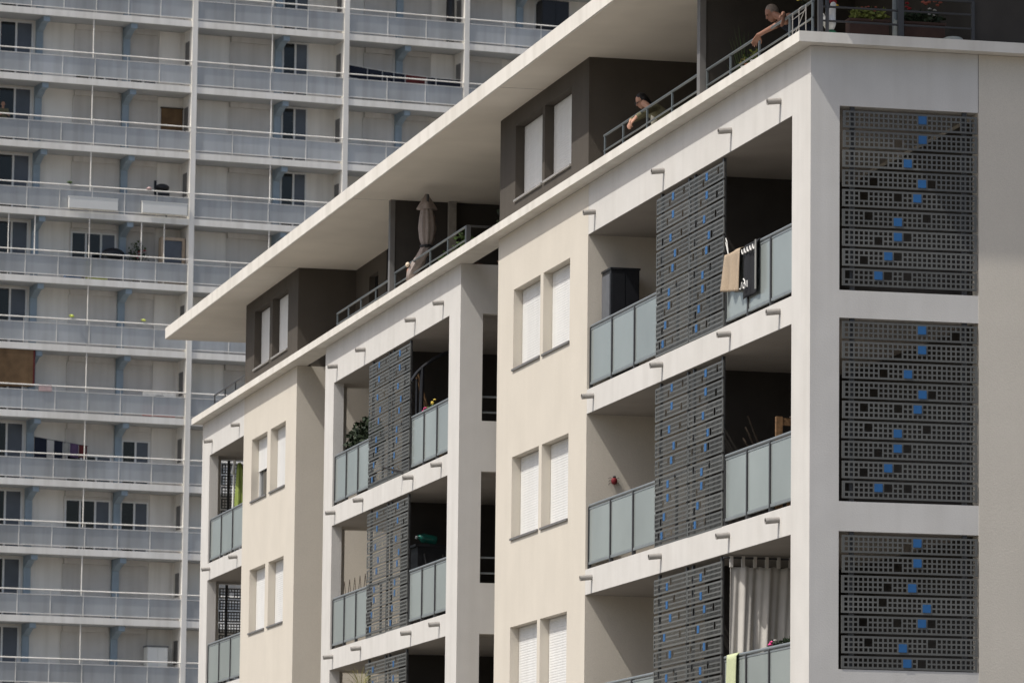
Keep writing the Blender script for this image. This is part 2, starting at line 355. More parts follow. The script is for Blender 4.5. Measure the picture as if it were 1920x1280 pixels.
# perforated sliding screens
PW, PH, PP = 1.81, .228, .0651
U0 = (PW-26*PP)/2
def panel_mesh(blue, opens, rows=3):
    hs = .0218; us = [0]; vs = [0]; ph = PH if rows == 3 else .165; v0 = (ph-(rows-1)*PP)/2
    for c in range(27): us += [U0+c*PP-hs, U0+c*PP+hs]
    for r in range(rows): vs += [v0+r*PP-hs, v0+r*PP+hs]
    us.append(PW); vs.append(ph)
    op = {(c, rows-1-r) for c, r in opens}
    def solid(i, j):
        ci, cj = (i-1)//2, (j-1)//2; hi, hj = i % 2 == 1, j % 2 == 1
        if hi and hj: return False
        for (c, r) in op:     # merged 2x2 opening (rows r and r-1 counted from the bottom)
            if (i >= 2*c+1 and i <= 2*c+3) and (j >= 2*(r-1)+1 and j <= 2*r+1): return False
        return True
    b = MB().slab(us, vs, solid, 0, .0015, lambda u, v, w_: (u, w_, v))
    for (x0, x1, z0, z1) in ((0, PW, 0, .012), (0, PW, ph-.012, ph), (0, .012, .012, ph-.012), (PW-.012, PW, .012, ph-.012)): b.box(x0, x1, .0015, .02, z0, z1)
    return b.mesh('panel', 'grey_metal')
PATL = [(13, 0, [(10, 1), (22, 0)]), (13, 0, [(8, 1), (21, 1)]), (11, 1, [(4, 1), (20, 1)]), (15, 1, [(3, 1), (17, 1)]), (13, 0, [(2, 0), (10, 0), (15, 0)]), (10, 1, [(3, 0), (16, 0)]), (10, 0, [(12, 0), (6, 1)]), (7, 0, [(9, 0), (4, 1)]), (5, 0, [(2, 0), (7, 0), (13, 0)])]
PATL3 = [(10, 1, [(3, 1), (13, 0)]), (10, 1, [(3, 0), (16, 0)]), (13, 0, [(4, 0), (20, 0)]), (8, 0, [(6, 0), (21, 0)])]+PATL[4:]
PATR = [(15, 0, [(22, 1)]), (15, 0, [(10, 1)]), (12, 1, [(7, 1)]), (15, 1, [(5, 1), (17, 1)]), (14, 0, [(3, 0), (10, 0)]), (10, 1, [(4, 0), (16, 0)]), (10, 0, [(6, 1), (12, 0)]), (8, 0, [(3, 1), (10, 0)]), (6, 0, [(0, 0), (8, 0), (12, 0)])]
PATR3 = [(14, 0, [(12, 1)]), (14, 0, [(10, 1)]), (13, 1, [(8, 1)]), (16, 1, [(7, 0)]), (15, 0, [(3, 0), (10, 0), (17, 0)]), (11, 1, [(4, 0), (17, 0)]), (12, 0, [(15, 0)])]
_pm = {}
def pmesh(p, rows=3):
    k = (tuple(p[2]), rows)
    if k not in _pm: _pm[k] = panel_mesh(p[0], [(c, r) for c, r in p[2]], rows)
    return _pm[k]
bl = MB(); bl.box(0, .108, -.006, -.0005, 0, .108)
for a in (.014, .094):
    for c in (.014, .094): bl.ball((a, -.006, c), .005, 6, 4)
blue_me = bl.mesh('blue_plate', 'blue_enamel')
PITCH_Z = .2625
def screen(loc, rz, pats, flip=False, last_rows=3):
    s = bpy.data.objects.new('perforated_screen', None); COL.objects.link(s); s.location = loc; s.rotation_euler = (0, 0, rz); s.parent = BLD; s.empty_display_size = .2
    n = len(pats)
    for i, p in enumerate(pats):
        rows = last_rows if i == n-1 else 3; ph = PH if rows == 3 else .165
        z = -PITCH_Z*i-ph
        dx = R.uniform(-.004, .004)
        put(pmesh(p, rows), 'panel', (dx, R.uniform(-.002, .002), z), s)
        if True:
            v0 = (ph-(rows-1)*PP)/2; r = rows-1-min(p[1], rows-2)
            put(blue_me, 'blue_plate', (dx+U0+p[0]*PP-.0215, -.002, z+v0+(r-1)*PP-.0215), s)
    h = PITCH_Z*n+.1
    for x in (.14, PW-.16): MB().box(x-.03, x+.03, .036, .075, -h, .07).build('screen_post', 'dark_metal', s)
    return s
for li in range(3):
    zt = 11.275-2.8*li
    pl = PATL3 if li == 2 else PATL
    for y in (4.21, 6.04): screen((.0, y+PW, zt), -PI/2, pl)
    for y in (25.15, 27.0): screen((.0, y+PW, zt), -PI/2, pl)
    if li < 2: sc_ = screen((.44, -.008, 11.31-2.8*li), 0, PATR); sc_.scale.x = 1.027
    else: sc_ = screen((.44, -.008, 5.70), 0, PATR3, last_rows=2); sc_.scale.x = 1.027
    screen((.43+PW, 47.44, zt), PI, PATR)
# terrace railings
def bars(pts_y, z_hi, z_lo, y0, y1, x=.06, m='terrace_metal', base=12.29):
    b = MB(); b.tube([(x, y0, z_hi), (x, y1, z_hi)], .02, 8); b.tube([(x, y0, z_lo), (x, y1, z_lo)], .014, 8)
    for y in pts_y: b.box(x-.012, x+.012, y-.02, y+.02, base, z_hi-.01)
    return b.build('terrace_railing', m, BLD)
bars((5.62, 7.23, 8.66, 10.08, 11.2), 12.795, 12.56, 5.6, 11.25)
bars((.12, 1.19, 2.65, 4.1, 5.33), 12.775, 12.55, .1, 5.35)
bars((20.9, 22.35, 23.8, 25.3, 26.85), 12.79, 12.56, 20.84, 26.9)
bars((27.15, 28.6, 30.0, 31.2, 32.3), 12.73, 12.52, 27.1, 32.33)
bars((42.35, 43.7, 45.0, 46.35), 12.69, 12.5, 42.25, 46.4, m='dark_metal')
b = MB()
for z, r in ((12.87, .022), (12.69, .015), (12.50, .015)): b.tube([(.13, .02, z), (2.26, .02, z)], r, 8)
for x in (.228, 1.225, 1.265, 2.25): b.box(x-.02, x+.02, .0, .04, 12.29, 12.95 if x < .3 else 12.87)
b.box(.1, .16, -.02, .05, 12.29, 13.25)
b.build('terrace_railing', 'dark_metal', BLD)
b = MB(); b.tube([(.06, 20.84, 12.79), (1.6, 20.84, 12.79)], .02, 8); b.box(1.5, 1.53, 20.82, 20.86, 11.8, 12.78); b.box(.04, .12, 20.8, 20.9, 12.29, 12.8); b.build('terrace_railing', 'dark_metal', BLD)
# bars in the side openings of the recess
for z in ZB:
    b = MB()
    for k in range(4): b.box(.42, 2.3, 21.08, 21.11, z+.1+k*.27, z+.13+k*.27)
    b.build('side_railing', 'rail_metal', BLD)
# ceiling lamps
for z in (11.361, 8.561): MB().lathe([(.05, 0), (.13, -.02), (.13, -.05), (.02, -.08)], (1.0, 24.2, z), 12).build('ceiling_lamp', 'pvc_white', BLD)

# ------------------------------------------------------------------ apartment tower (far)
TTH, TX, TY, TZ0, FH = 0.1362, 13.5706, 131.9996, 37.8955, 2.7
TWR = thing('apartment_tower', 'tall pale blue and white apartment slab with long glazed balconies, behind the cream building', 'tower block', (TX, TY, 0), TTH)
TMAT = Matrix.Translation((TX, TY, 0)) @ Matrix.Rotation(TTH, 4, 'Z')
def tw(s_, y, z): return TMAT @ Vector((s_, y, z))
S0, S1, SD = -12.0, 30.0, 1.3
NF = range(-1, 14)
def zf(i): return TZ0-FH*i+.13          # floor level of storey i (top of its slab)
sl = MB().box(S0, S1, 0, SD, -.26, 0).mesh('floor_slab', 'tower_white')
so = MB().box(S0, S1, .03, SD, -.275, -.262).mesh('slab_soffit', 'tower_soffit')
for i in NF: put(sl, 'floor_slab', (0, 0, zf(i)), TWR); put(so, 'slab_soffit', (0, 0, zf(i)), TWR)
MB().box(S0, S1, SD, SD+9, -2, zf(-2)).build('rear_wall', 'tower_wall', TWR)
COLS = [-9.6, 0.07, 6.56, 11.81, 18.4, 24.0]
for s_ in COLS:
    MB().box(s_-.11, s_+.11, -.035, .3, -2, zf(-2)).build('column', 'tower_white', TWR)
    MB().box(s_-.07, s_+.07, .3, SD, -2, zf(-2)).build('dividing_wall', 'tower_wall', TWR)
# railing of one bay: rails, stanchions and frosted panes
def tower_rail(a, b_):
    p = MB(); p.tube([(a, -.01, 1.03), (b_, -.01, 1.03)], .026, 8); p.box(a, b_, .0, .03, .82, .85); p.box(a, b_, .0, .03, .07, .10)
    n = max(2, round((b_-a)/1.45)); d = (b_-a)/n
    for k in range(n+1): x = a+d*k; p.box(x-.010, x+.010, -.0, .03, 0, 1.02)
    q = MB()
    for k in range(n): q.box(a+d*k+.006, a+d*(k+1)-.006, .012, .02, .10, .82)
    return p.mesh('railing', 'tower_white'), q.mesh('glass_panes', 'tower_glass')
BAYS = [(COLS[k]+.11, COLS[k+1]-.11) for k in range(5)]
rm = [tower_rail(*b_) for b_ in BAYS]
ROWS = range(0, 11)
post = MB(); post.box(-.14, .14, SD-.16, SD+.01, 0, 2.44)
post.add([(-.13, y, z) for y, z in ((.12, 2.44), (SD-.16, 2.44), (SD-.16, 1.95), (.55, 2.2), (.12, 2.22))]+[(.13, y, z) for y, z in ((.12, 2.44), (SD-.16, 2.44), (SD-.16, 1.95), (.55, 2.2), (.12, 2.22))],
         [(0, 1, 2, 3, 4), (9, 8, 7, 6, 5), (0, 5, 6, 1), (1, 6, 7, 2), (2, 7, 8, 3), (3, 8, 9, 4), (4, 9, 5, 0)])
post_me = post.mesh('pilaster', 'tower_blue')
pole_me = MB().tube([(0, .05, 0), (0, .05, 2.44)], .021, 8).mesh('drain_pole', 'tower_white')
def t_shutter(wd, drop):
    """shutter of a French window: box on top, guide rails, slats pulled down by drop; dark glass below"""
    b = MB(); b.box(0, wd, SD-.14, SD+.01, 2.2, 2.42)
    b.box(-.05, 0, SD-.06, SD+.01, 0, 2.2); b.box(wd, wd+.05, SD-.06, SD+.01, 0, 2.2)
    h = 2.18*drop; n = max(2, int(h/.055))
    vs = []; fs = []
    for i in range(n):
        z = 2.2-h+h*i/n; p = h/n
        for y, zz in ((SD-.035, z), (SD-.048, z+p*.3), (SD-.048, z+p*.7), (SD-.036, z+p*.97)): vs += [(0, y, zz), (wd, y, zz)]
    for i in range(4*n-1): fs.append((2*i, 2*i+1, 2*i+3, 2*i+2))
    b.add(vs, fs); return b.mesh('roller_shutter', 'tower_shutter')
_ts = {}
def put_shutter(s_, wd, i, drop=1.0):
    k = (round(wd, 2), round(drop, 2))
    if k not in _ts: _ts[k] = t_shutter(wd, drop)
    o = put(_ts[k], 'roller_shutter', (s_, 0, zf(i)), TWR)
    if drop < .97: put_window(s_, wd, i, 2.18*(1-drop)+.02, 2 if wd < 1.5 else 3)
_tw = {}
def put_window(s_, wd, i, top=2.2, n=2, light=True):
    k = (round(wd, 2), round(top, 2), n, light)
    if k not in _tw:
        f = MB(); f.box(0, .06, SD-.05, SD+.01, 0, top); f.box(wd-.06, wd, SD-.05, SD+.01, 0, top); f.box(.06, wd-.06, SD-.05, SD+.01, max(.02, top-.06), top)
        for q in range(1, n): f.box(wd*q/n-.04, wd*q/n+.04, SD-.055, SD+.01, .03, top-.06)
        gd = MB().box(.06, wd*(n-1)/n if n > 1 and light else wd-.06, SD-.02, SD+.005, .02, top-.06).mesh('pane', 'dark_glass')
        gl = MB().box(wd*(n-1)/n, wd-.06, SD-.024, SD+.004, .02, top-.06).mesh('pane', 'blind_glass') if n > 1 and light else None
        _tw[k] = (f.mesh('window', 'pvc_white'), gd, gl)
    me, gd, gl = _tw[k]
    o = put(me, 'window', (s_, 0, zf(i)), TWR); put(gd, 'pane', (0, 0, 0), o)
    if gl: put(gl, 'pane', (0, 0, 0), o)
def put_panel(s_, wd, i):
    k = ('p', wd)
    if k not in _tw:
        b = MB(); b.box(0, wd, SD-.03, SD+.01, .05, 2.4); b.box(wd-.03, wd, SD-.045, SD-.03, .05, 2.4); _tw[k] = b.mesh('wall_panel', 'tower_wall')
    put(_tw[k], 'wall_panel', (s_, 0, zf(i)), TWR)
dropA1 = {0: 1, 1: .60, 2: 1, 3: 1, 4: .06, 5: 1, 6: 1, 7: .47, 8: .05, 9: 1, 10: 1}
dropA2 = {0: 1, 1: .58, 2: 1, 3: 1, 4: 1, 5: 1, 6: 1, 7: .16, 8: .05, 9: 1, 10: 1}
hole_me = MB().box(-.012, .012, .5, 1.02, 1.0, 1.95).mesh('side_window', 'sill_grey')
for i in ROWS:
    for k in range(4):
        r_ = put(rm[k][0], 'railing', (0, 0, zf(i)), TWR); put(rm[k][1], 'glass_panes', (0, 0, 0), r_)
    for s_ in (-6.1, -2.45, 4.02, 9.28, 14.6): put(post_me, 'pilaster', (s_, 0, zf(i)), TWR)
    for s_ in (-4.17, 3.38): put(pole_me, 'drain_pole', (s_, 0, zf(i)), TWR)
    put_window(-7.75, 1.4, i, 2.35)
    put_shutter(-4.58, 1.88, i, dropA1[i]); put_shutter(-2.28, 1.16, i, dropA2[i])
    put_panel(.2, 1.75, i); put_shutter(1.99, 1.72, i); put_window(4.22, 1.12, i, 2.4)
    put_panel(-1.05, .9, i)
    put_shutter(7.8, 1.2, i); put_shutter(9.45, 1.17, i, .62 if i == 2 else 1.0); put_panel(10.7, .98, i)
    put_shutter(12.4, 1.4, i); put_panel(13.85, .55, i)
    if i < 3: put_window(15.3, 1.2, i, 2.25, 1)
    for s_ in (0.0, 6.49, 11.74): put(hole_me, 'side_window', (s_-.005, 0, zf(i)), TWR)
for i in (4,):
    for s_ in (-7.5, -6.42, -2.0, -1.05): put(pole_me, 'drain_pole', (s_, 0, zf(i)), TWR)

# ------------------------------------------------------------------ small builders
def solid(o, t=.006, off=0.0):
    m = o.modifiers.new('thickness', 'SOLIDIFY'); m.thickness = t; m.offset = off; return o
def loft(path, radii, n=18, lobes=0, amp=0.0, tw_=0.0):
    b = MB(); vs = []; fs = []
    for i, (c, r) in enumerate(zip(path, radii)):
        for k in range(n):
            a = 2*PI*k/n; q = r*(1+amp*math.cos(lobes*a+tw_*i)+amp*.4*math.cos((lobes+3)*a+1.3*i*tw_)); vs.append((c[0]+q*math.cos(a), c[1]+q*math.sin(a), c[2]))
    for i in range(len(path)-1):
        for k in range(n): fs.append((i*n+k, i*n+(k+1) % n, (i+1)*n+(k+1) % n, (i+1)*n+k))
    fs += [tuple(range(n)), tuple((len(path)-1)*n+k for k in range(n))]
    return b.add(vs, fs)
def leaves(c, rad, n, size, b=None, droop=.0, long=1.8):
    b = b or MB(); c = Vector(c)
    for _ in range(n):
        while True:
            p = Vector((R.uniform(-1, 1), R.uniform(-1, 1), R.uniform(-1, 1)))
            if p.length < 1: break
        p = Vector((p.x*rad[0], p.y*rad[1], p.z*rad[2]))+c
        d = Vector((R.gauss(0, 1), R.gauss(0, 1), R.gauss(.2-droop, .8))).normalized(); e = d.cross(Vector((R.gauss(0, 1), R.gauss(0, 1), R.gauss(0, 1)))).normalized()
        s_ = size*R.uniform(.6, 1.3); l = s_*long
        b.add([p, p+d*l*.5+e*s_*.5, p+d*l, p+d*l*.5-e*s_*.5], [(0, 1, 2, 3)])
    return b
def blooms(c, rad, n, size):
    b = MB()
    for _ in range(n):
        p = Vector(c)+Vector((R.uniform(-rad[0], rad[0]), R.uniform(-rad[1], rad[1]), R.uniform(-rad[2], rad[2])))
        for k in range(6):
            a = PI*k/3+R.random(); b.ball(p+Vector((math.cos(a)*size*.5, math.sin(a)*size*.5, R.uniform(-.2, .2)*size)), (size*.5, size*.5, size*.3), 7, 4)
        b.ball(p+Vector((0, 0, size*.15)), size*.45, 7, 5)
    return b
def sheet(nu, nv, fn):
    vs = [fn(i/nu, j/nv) for j in range(nv+1) for i in range(nu+1)]
    fs = [(j*(nu+1)+i, j*(nu+1)+i+1, (j+1)*(nu+1)+i+1, (j+1)*(nu+1)+i) for j in range(nv) for i in range(nu)]
    return MB().add(vs, fs)
def drape(ya, yb, xr, zt, la, lb, back, amp=.012, folds=3.0, ph=0.0):
    """cloth hung over a rail that runs along Y at (xr, zt): la, lb = front lengths at the two ends"""
    def fn(u, v):
        L = la+(lb-la)*u; tot = L+.05+back; t = v*tot; y = ya+(yb-ya)*u
        if t < L: z = zt-L+t; x = xr-.034-amp*(1+math.sin(folds*2*PI*u+ph)*(1-t/L))-.01*math.sin(9*u+3*t)
        elif t < L+.05: a = (t-L)/.05*PI; x = xr-.034*math.cos(a)-amp*(1-(t-L)/.05); z = zt+.028*math.sin(a)
        else: z = zt-(t-L-.05); x = xr+.034
        return (x, y, z)
    return sheet(26, 30, fn)
def pot(name, label, cat, loc, h=.22, r=.12, m='terracotta', leaf=None, group=None):
    t = thing(name, label, cat, loc, 0, group)
    MB().lathe([(r*.72, 0), (r, h*.9), (r*1.12, h*.9), (r*1.12, h), (r*.9, h), (r*.85, h*.85), (.01, h*.85)], (0, 0, 0), 14).build('pot', m, t)
    return t
def foliage(t, c, rad, n, size, m='leaf_green', stem=True, **k):
    leaves(c, rad, n, size, **k).build('foliage', m, t)
    if stem:
        b = MB()
        for _ in range(4): b.tube([(R.uniform(-.02, .02), R.uniform(-.02, .02), .15), (c[0]+R.uniform(-.5, .5)*rad[0], c[1]+R.uniform(-.5, .5)*rad[1], c[2])], [.007, .003], 5)
        b.build('stem', 'dark_wood', t)
# ------------------------------------------------------------------ people
def fused(name, b, mats, parent, vox=.008):
    o = b.build(name, mats, parent)
    m = o.modifiers.new('fuse', 'REMESH'); m.mode = 'VOXEL'; m.voxel_size = vox
    s_ = o.modifiers.new('soft', 'SMOOTH'); s_.iterations = 3; s_.factor = .5
    dg = bpy.context.evaluated_depsgraph_get(); me = bpy.data.meshes.new_from_object(o.evaluated_get(dg), depsgraph=dg)
    o.modifiers.clear(); old = o.data; o.data = me; bpy.data.meshes.remove(old)
    me.polygons.foreach_set('use_smooth', [True]*len(me.polygons)); me.update()
    return o
def hand(b, wrist, d, palm_n, s=1.0, curl=.5, spread=.25):
    """palm, four unequal bent fingers and a thumb from the side of the palm"""
    w = Vector(wrist); d = Vector(d).normalized(); n = Vector(palm_n); n = (n-d*n.dot(d)).normalized(); sd = d.cross(n)
    for q in (-.028, -.009, .01, .028): b.capsule(w+sd*q*.7*s, w+d*.085*s+sd*q*s, .015*s, .0125*s, 8, 3)
    for q, L, k in ((-.032, .060, .12), (-.011, .078, .04), (.011, .072, -.04), (.031, .056, -.14)):
        a = w+d*.088*s+sd*q*s; dv = (d+sd*q*spread*12*.3).normalized()
        p1 = a+(dv*math.cos(curl*.6)+n*math.sin(curl*.6))*L*.45*s; p2 = p1+(dv*math.cos(curl*1.5)+n*math.sin(curl*1.5))*L*.33*s; p3 = p2+(dv*math.cos(curl*2.2)+n*math.sin(curl*2.2))*L*.25*s
        b.capsule(a, p1, .0095*s, .0085*s, 8, 3); b.capsule(p1, p2, .0085*s, .008*s, 8, 3); b.capsule(p2, p3, .008*s, .007*s, 8, 3)
    t0 = w+d*.03*s-sd*.03*s; t1 = t0+(d*.6-sd*.8+n*.3).normalized()*.04*s; t2 = t1+(d*.9-sd*.25+n*.35).normalized()*.032*s
    b.capsule(t0, t1, .013*s, .0105*s, 8, 3); b.capsule(t1, t2, .0105*s, .009*s, 8, 3)
def head(b, c, face, up, s=1.0):
    c = Vector(c); f = Vector(face).normalized(); u = Vector(up); u = (u-f*u.dot(f)).normalized(); r = f.cross(u)
    rot = Matrix((r, f, u)).transposed()
    b.ball(c+u*.02*s-f*.012*s, (.075*s, .094*s, .098*s), 16, 12, rot)
    b.ball(c-u*.045*s+f*.02*s, (.058*s, .066*s, .066*s), 14, 10, rot)
    b.capsule(c+u*.018*s+f*.078*s, c-u*.022*s+f*.098*s, .009*s, .0145*s, 8, 3)
    b.ball(c-u*.088*s+f*.052*s, (.026*s, .02*s, .018*s), 8, 6, rot)
    b.capsule(c-u*.053*s+f*.078*s-r*.02*s, c-u*.053*s+f*.078*s+r*.02*s, .0085*s, .0085*s, 8, 3)
    for q in (-1, 1):
        b.ball(c+r*.078*s*q-f*.012*s-u*.01*s, (.012*s, .02*s, .032*s), 8, 6, rot)
        b.capsule(c+r*.018*s*q+u*.033*s+f*.08*s, c+r*.05*s*q+u*.03*s+f*.066*s, .007*s, .006*s, 6, 3)
    return r, f, u
def face_bits(t, c, r, f, u, s=1.0, glasses=False):
    e = MB()
    for q in (-1, 1): e.ball(c+r*.031*s*q+u*.012*s+f*.077*s, (.011*s, .011*s, .007*s), 8, 6)
    e.build('eyes', 'eye_dark', t)
    MB().capsule(c-u*.054*s+f*.086*s-r*.018*s, c-u*.054*s+f*.086*s+r*.018*s, .0045*s, .0045*s, 8, 3).build('mouth', 'lip_red', t)
    if glasses:
        g_ = MB()
        for q in (-1, 1):
            g_.tube([c+r*(.033*q+.026*math.cos(a*PI/6))*s+u*(.012+.018*math.sin(a*PI/6))*s+f*.099*s for a in range(13)], .003*s, 6, cap=False)
            g_.tube([c+r*.06*q*s+u*.016*s+f*.098*s, c+r*.08*q*s+u*.012*s-f*.01*s], .0025*s, 6)
        g_.build('glasses', 'dark_metal', t)
def person(label, base, rz, hip, chest, hd, face, arms, skin, top, legs, hair, long_hair=False, sleeves=.0, glasses=False, shirt2=None):
    t = thing('person', label, 'person', base, 0)
    o_ = Vector(base); L = lambda p: Vector(p)-o_
    b = MB(); hip = L(hip); chest = L(chest); hd = L(hd)
    ax = (chest-hip).normalized(); side = Vector((math.cos(rz), math.sin(rz), 0))
    for q in (-.06, .06): b.capsule(hip+side*q, hip+(chest-hip)*.5+side*q*.9, .105, .10, 12, 4); b.capsule(hip+(chest-hip)*.5+side*q, chest+side*q*1.5-ax*.06, .10, .095, 12, 4)
    nk = chest+ax*.05; b.capsule(nk-ax*.04, hd+(nk-hd)*.35, .056, .05, 10, 3)
    r, f, u = head(b, hd, face, (0, 0, 1))
    sh = []
    for q, (el, wr, hdv, pn, curl) in zip((-1, 1), arms):
        s0 = chest+side*.175*q; sh.append((s0, L(el), L(wr)))
        b.capsule(chest+side*.08*q, s0, .07, .062, 10, 4); b.capsule(s0, L(el), .054, .043, 10, 4); b.capsule(L(el), L(wr), .043, .029, 10, 4)
        hand(b, L(wr), hdv, pn, 1.16, curl)
        lg = hip+side*.09*q; kn = Vector((lg.x+.0, lg.y, .48)); an = Vector((lg.x+.05, lg.y, .08))
        b.capsule(lg, kn, .085, .06, 10, 4); b.capsule(kn, an, .058, .04, 10, 4); b.capsule(an-Vector((0, 0, .04)), an+Vector((-.17, 0, -.045)), .04, .032, 10, 4)
    fused('body', b, skin, t)
    face_bits(t, hd, r, f, u, 1, glasses)
    h = MB(); rot = Matrix((r, f, u)).transposed()
    h.ball(hd+u*.034-f*.026, (.083, .093, .097), 16, 12, rot)
    if long_hair:
        for q in (-1, 1): h.capsule(hd+r*.07*q-f*.03+u*.02, hd+r*.085*q-f*.03-u*.14, .034, .03, 10, 4)
        h.capsule(hd-f*.07+u*.02, hd-f*.085-u*.17, .06, .055, 10, 4)
    ho = fused('hair', h, hair, t, .009)
    for v in ho.data.vertices:      # keep the face clear
        d = (v.co-hd).dot(f); z = (v.co-hd).dot(u)
        if d > .02 and z < .075: v.co -= f*(d-.02)*1.0
    ho.data.update()
    c = MB()
    for q in (-.06, .06): c.capsule(hip+side*q+ax*.03, hip+(chest-hip)*.5+side*q*.95, .118, .113, 12, 4); c.capsule(hip+(chest-hip)*.5+side*q*1.05, chest+side*q*1.5-ax*.05, .113, .104, 12, 4)
    if sleeves:
        for s0, e, w_ in sh:
            c.capsule(chest, s0, .085, .076, 10, 4); c.capsule(s0, e, .068, .055, 10, 4)
            if sleeves > 1: c.capsule(e, e+(w_-e)*.8, .055, .043, 10, 4)
    else:
        for q in (-1, 1): c.capsule(chest+side*.09*q-ax*.08, chest+side*.085*q+ax*.015, .07, .06, 10, 4)
    fused('top', c, top, t, .01)
    if shirt2:
        MB().ball(hip+(chest-hip)*.66+f*.118-u*.0, (.06, .06, .15), 12, 8).build('shirt_front', shirt2, t)
    p_ = MB(); p_.capsule(hip-side*.06, hip+side*.06, .122, .122, 12, 4)
    for q in (-1, 1):
        lg = hip+side*.09*q; kn = Vector((lg.x, lg.y, .48)); an = Vector((lg.x+.05, lg.y, .12)); p_.capsule(lg, kn, .1, .075, 12, 4); p_.capsule(kn, an, .075, .06, 12, 4)
    fused('trousers', p_, legs, t, .012)
    s_ = MB()
    for q in (-1, 1): lg = hip+side*.09*q; s_.capsule(Vector((lg.x+.07, lg.y, .045)), Vector((lg.x-.13, lg.y, .04)), .05, .042, 10, 4)
    fused('shoes', s_, 'black_plastic', t, .01)
    return t
FZ = 11.80
person('tanned grey haired person in a dark vest leaning both forearms over the terrace rail', (.8, 2.3, FZ), PI/2,
       (.74, 2.15, 12.66), (.34, 2.34, 12.96), (.20, 2.54, 13.07), (-.80, .0, -.5),
       [((.16, 1.72, 12.80), (.0, 1.30, 12.83), (-.05, -.18, -.98), (-.7, .6, 0), .25), ((.10, 2.02, 12.80), (-.05, 2.30, 12.72), (-.25, .55, -.6), (-.2, -.5, -.8), .55)],
       'skin_tan', 'navy_cloth', 'jean_cloth', 'hair_grey')
person('dark haired person in glasses and olive cardigan with clasped hands over the terrace rail', (.78, 9.55, FZ), PI/2,
       (.72, 9.35, 12.64), (.36, 9.52, 12.93), (.27, 9.80, 13.10), (-.82, -.05, -.5),
       [((.13, 9.05, 12.80), (-.02, 9.02, 12.71), (-.5, .55, -.62), (0, .6, -.8), .7), ((.12, 9.62, 12.80), (-.03, 9.30, 12.70), (-.45, -.55, -.62), (0, -.6, -.8), .7)],
       'skin', 'olive_cloth', 'jean_cloth', 'hair_dark', True, 1.5, True, 'cream_cloth')

# ------------------------------------------------------------------ things on the near building
# upper balcony, corner bay
t = thing('storage_cabinet', 'tall black cabinet standing in the corner of the topmost left-hand balcony of the corner bay', 'cabinet', (.42, 11.62, 9.12))
MB().box(-.21, .24, -.28, .28, 0, 1.62).build('body', 'black_plastic', t)
MB().box(-.222, -.21, -.23, .25, .1, 1.56).build('side_panel', 'slate_plastic', t)
for a, b_ in ((-.195, .01), (.022, .225)): MB().box(a, b_, -.294, -.281, .06, 1.56).build('door', 'black_plastic', t)
MB().box(-.225, .255, -.296, .285, 1.62, 1.65).build('lid', 'black_plastic', t)
RZ1 = 8.935+.985
o = drape(3.27, 4.13, .06, RZ1, .60, .50, .35, .045, 2.2, .6).build('towel', 'towel_tan', smooth=True); solid(o); tag(o, 'tan bath towel hanging over the glass balcony rail beside the black towel', 'towel', 'washing on the corner balcony rail')
m_ = MB(); m_.add([(-.035, y, z) for y, z in ((3.28, 9.47), (4.0, 9.555), (4.0, 9.60), (3.28, 9.515))], [(0, 1, 2, 3)])
t = tag(drape(2.50, 3.255, .058, RZ1+.004, .72, .72, .40, .014, 1.5, 2.0).build('towel', 'towel_black', smooth=True), 'black beach towel with white scalloped border and lettering hanging over the glass balcony rail', 'towel', 'washing on the corner balcony rail'); solid(t)
b = MB()
for k in range(5):
    y0 = 3.20-k*.137
    b.tube([(-.015-.006, y0-.062*(1-math.cos(a*PI/8))*1.0, 9.90-.015-.07*math.sin(a*PI/8)) for a in range(9)], .0095, 6)
b.build('border', 'white_cloth', t)
b = MB(); xx = -.012-.012
b.tube([(xx-.012, 3.245, 9.345), (xx-.012, 3.20, 9.335), (xx-.012, 3.16, 9.36), (xx-.012, 3.135, 9.42)], .009, 6)
b.tube([(xx-.012, 3.02+.055*math.cos(a*PI/6), 9.36+.036*math.sin(a*PI/6)) for a in range(13)], .0085, 6)
b.tube([(xx-.012, 2.975, 9.385), (xx-.012, 3.0, 9.43), (xx-.012, 3.06, 9.46)], .0085, 6)
b.tube([(xx-.012, 2.87, 9.325), (xx-.012, 2.87, 9.415)], .009, 6)
b.build('lettering', 'white_cloth', t)
MB().box(-.03, -.018, 2.485, 2.53, 9.25, 9.93).build('hem', 'grey_hem', t)
b = MB()
for q in (0,): b.tube([(.03, 4.02-q, 9.84), (.02, 4.10-q, 10.12), (.02, 4.16-q, 10.18), (.03, 4.2-q, 10.13), (.05, 4.06-q, 9.84)], .007, 6)
tag(b.build('airer_hook', 'enamel_white'), 'white plastic airer hooks above the tan towel on the corner balcony', 'airer')
# middle storey, corner bay
LB = .6
t = thing('ladybird_ornament', 'shiny red ladybird ornament with wire legs fixed on the sunlit beige balcony wall', 'ornament', (.44, 11.97, 7.53))
MB().ball((0, -.035, 0), (.05, .04, .058), 14, 10).build('body', 'beetle_red', t)
MB().ball((0, -.035, .062), (.026, .025, .024), 10, 8).build('head', 'black_plastic', t)
for q in (-1, 1):
    for a in (-.05, 0, .05): MB().tube([(.04*q, -.02, a*.8), (.068*q, -.04, a*.8+.015), (.085*q, -.005, a-.01)], .0035, 5).build('leg', 'black_plastic', t)
t = thing('wooden_chair', 'slatted wooden chair with its backrest showing above the middle corner balcony rail', 'chair', (.72, 3.2, 6.325))
for a in (-.2, .2):
    MB().box(a-.045, a+.045, -.03, .03, 0, 1.27).build('back_post', 'wood', t); MB().box(a-.02, a+.02, -.48, -.44, 0, .44).build('leg', 'wood', t)
MB().box(-.22, .22, -.5, .02, .44, .48).build('seat', 'wood', t)
for z in (.7, .92, 1.15): MB().box(-.156, .156, -.02, .02, z, z+.1).build('back_slat', 'wood', t)
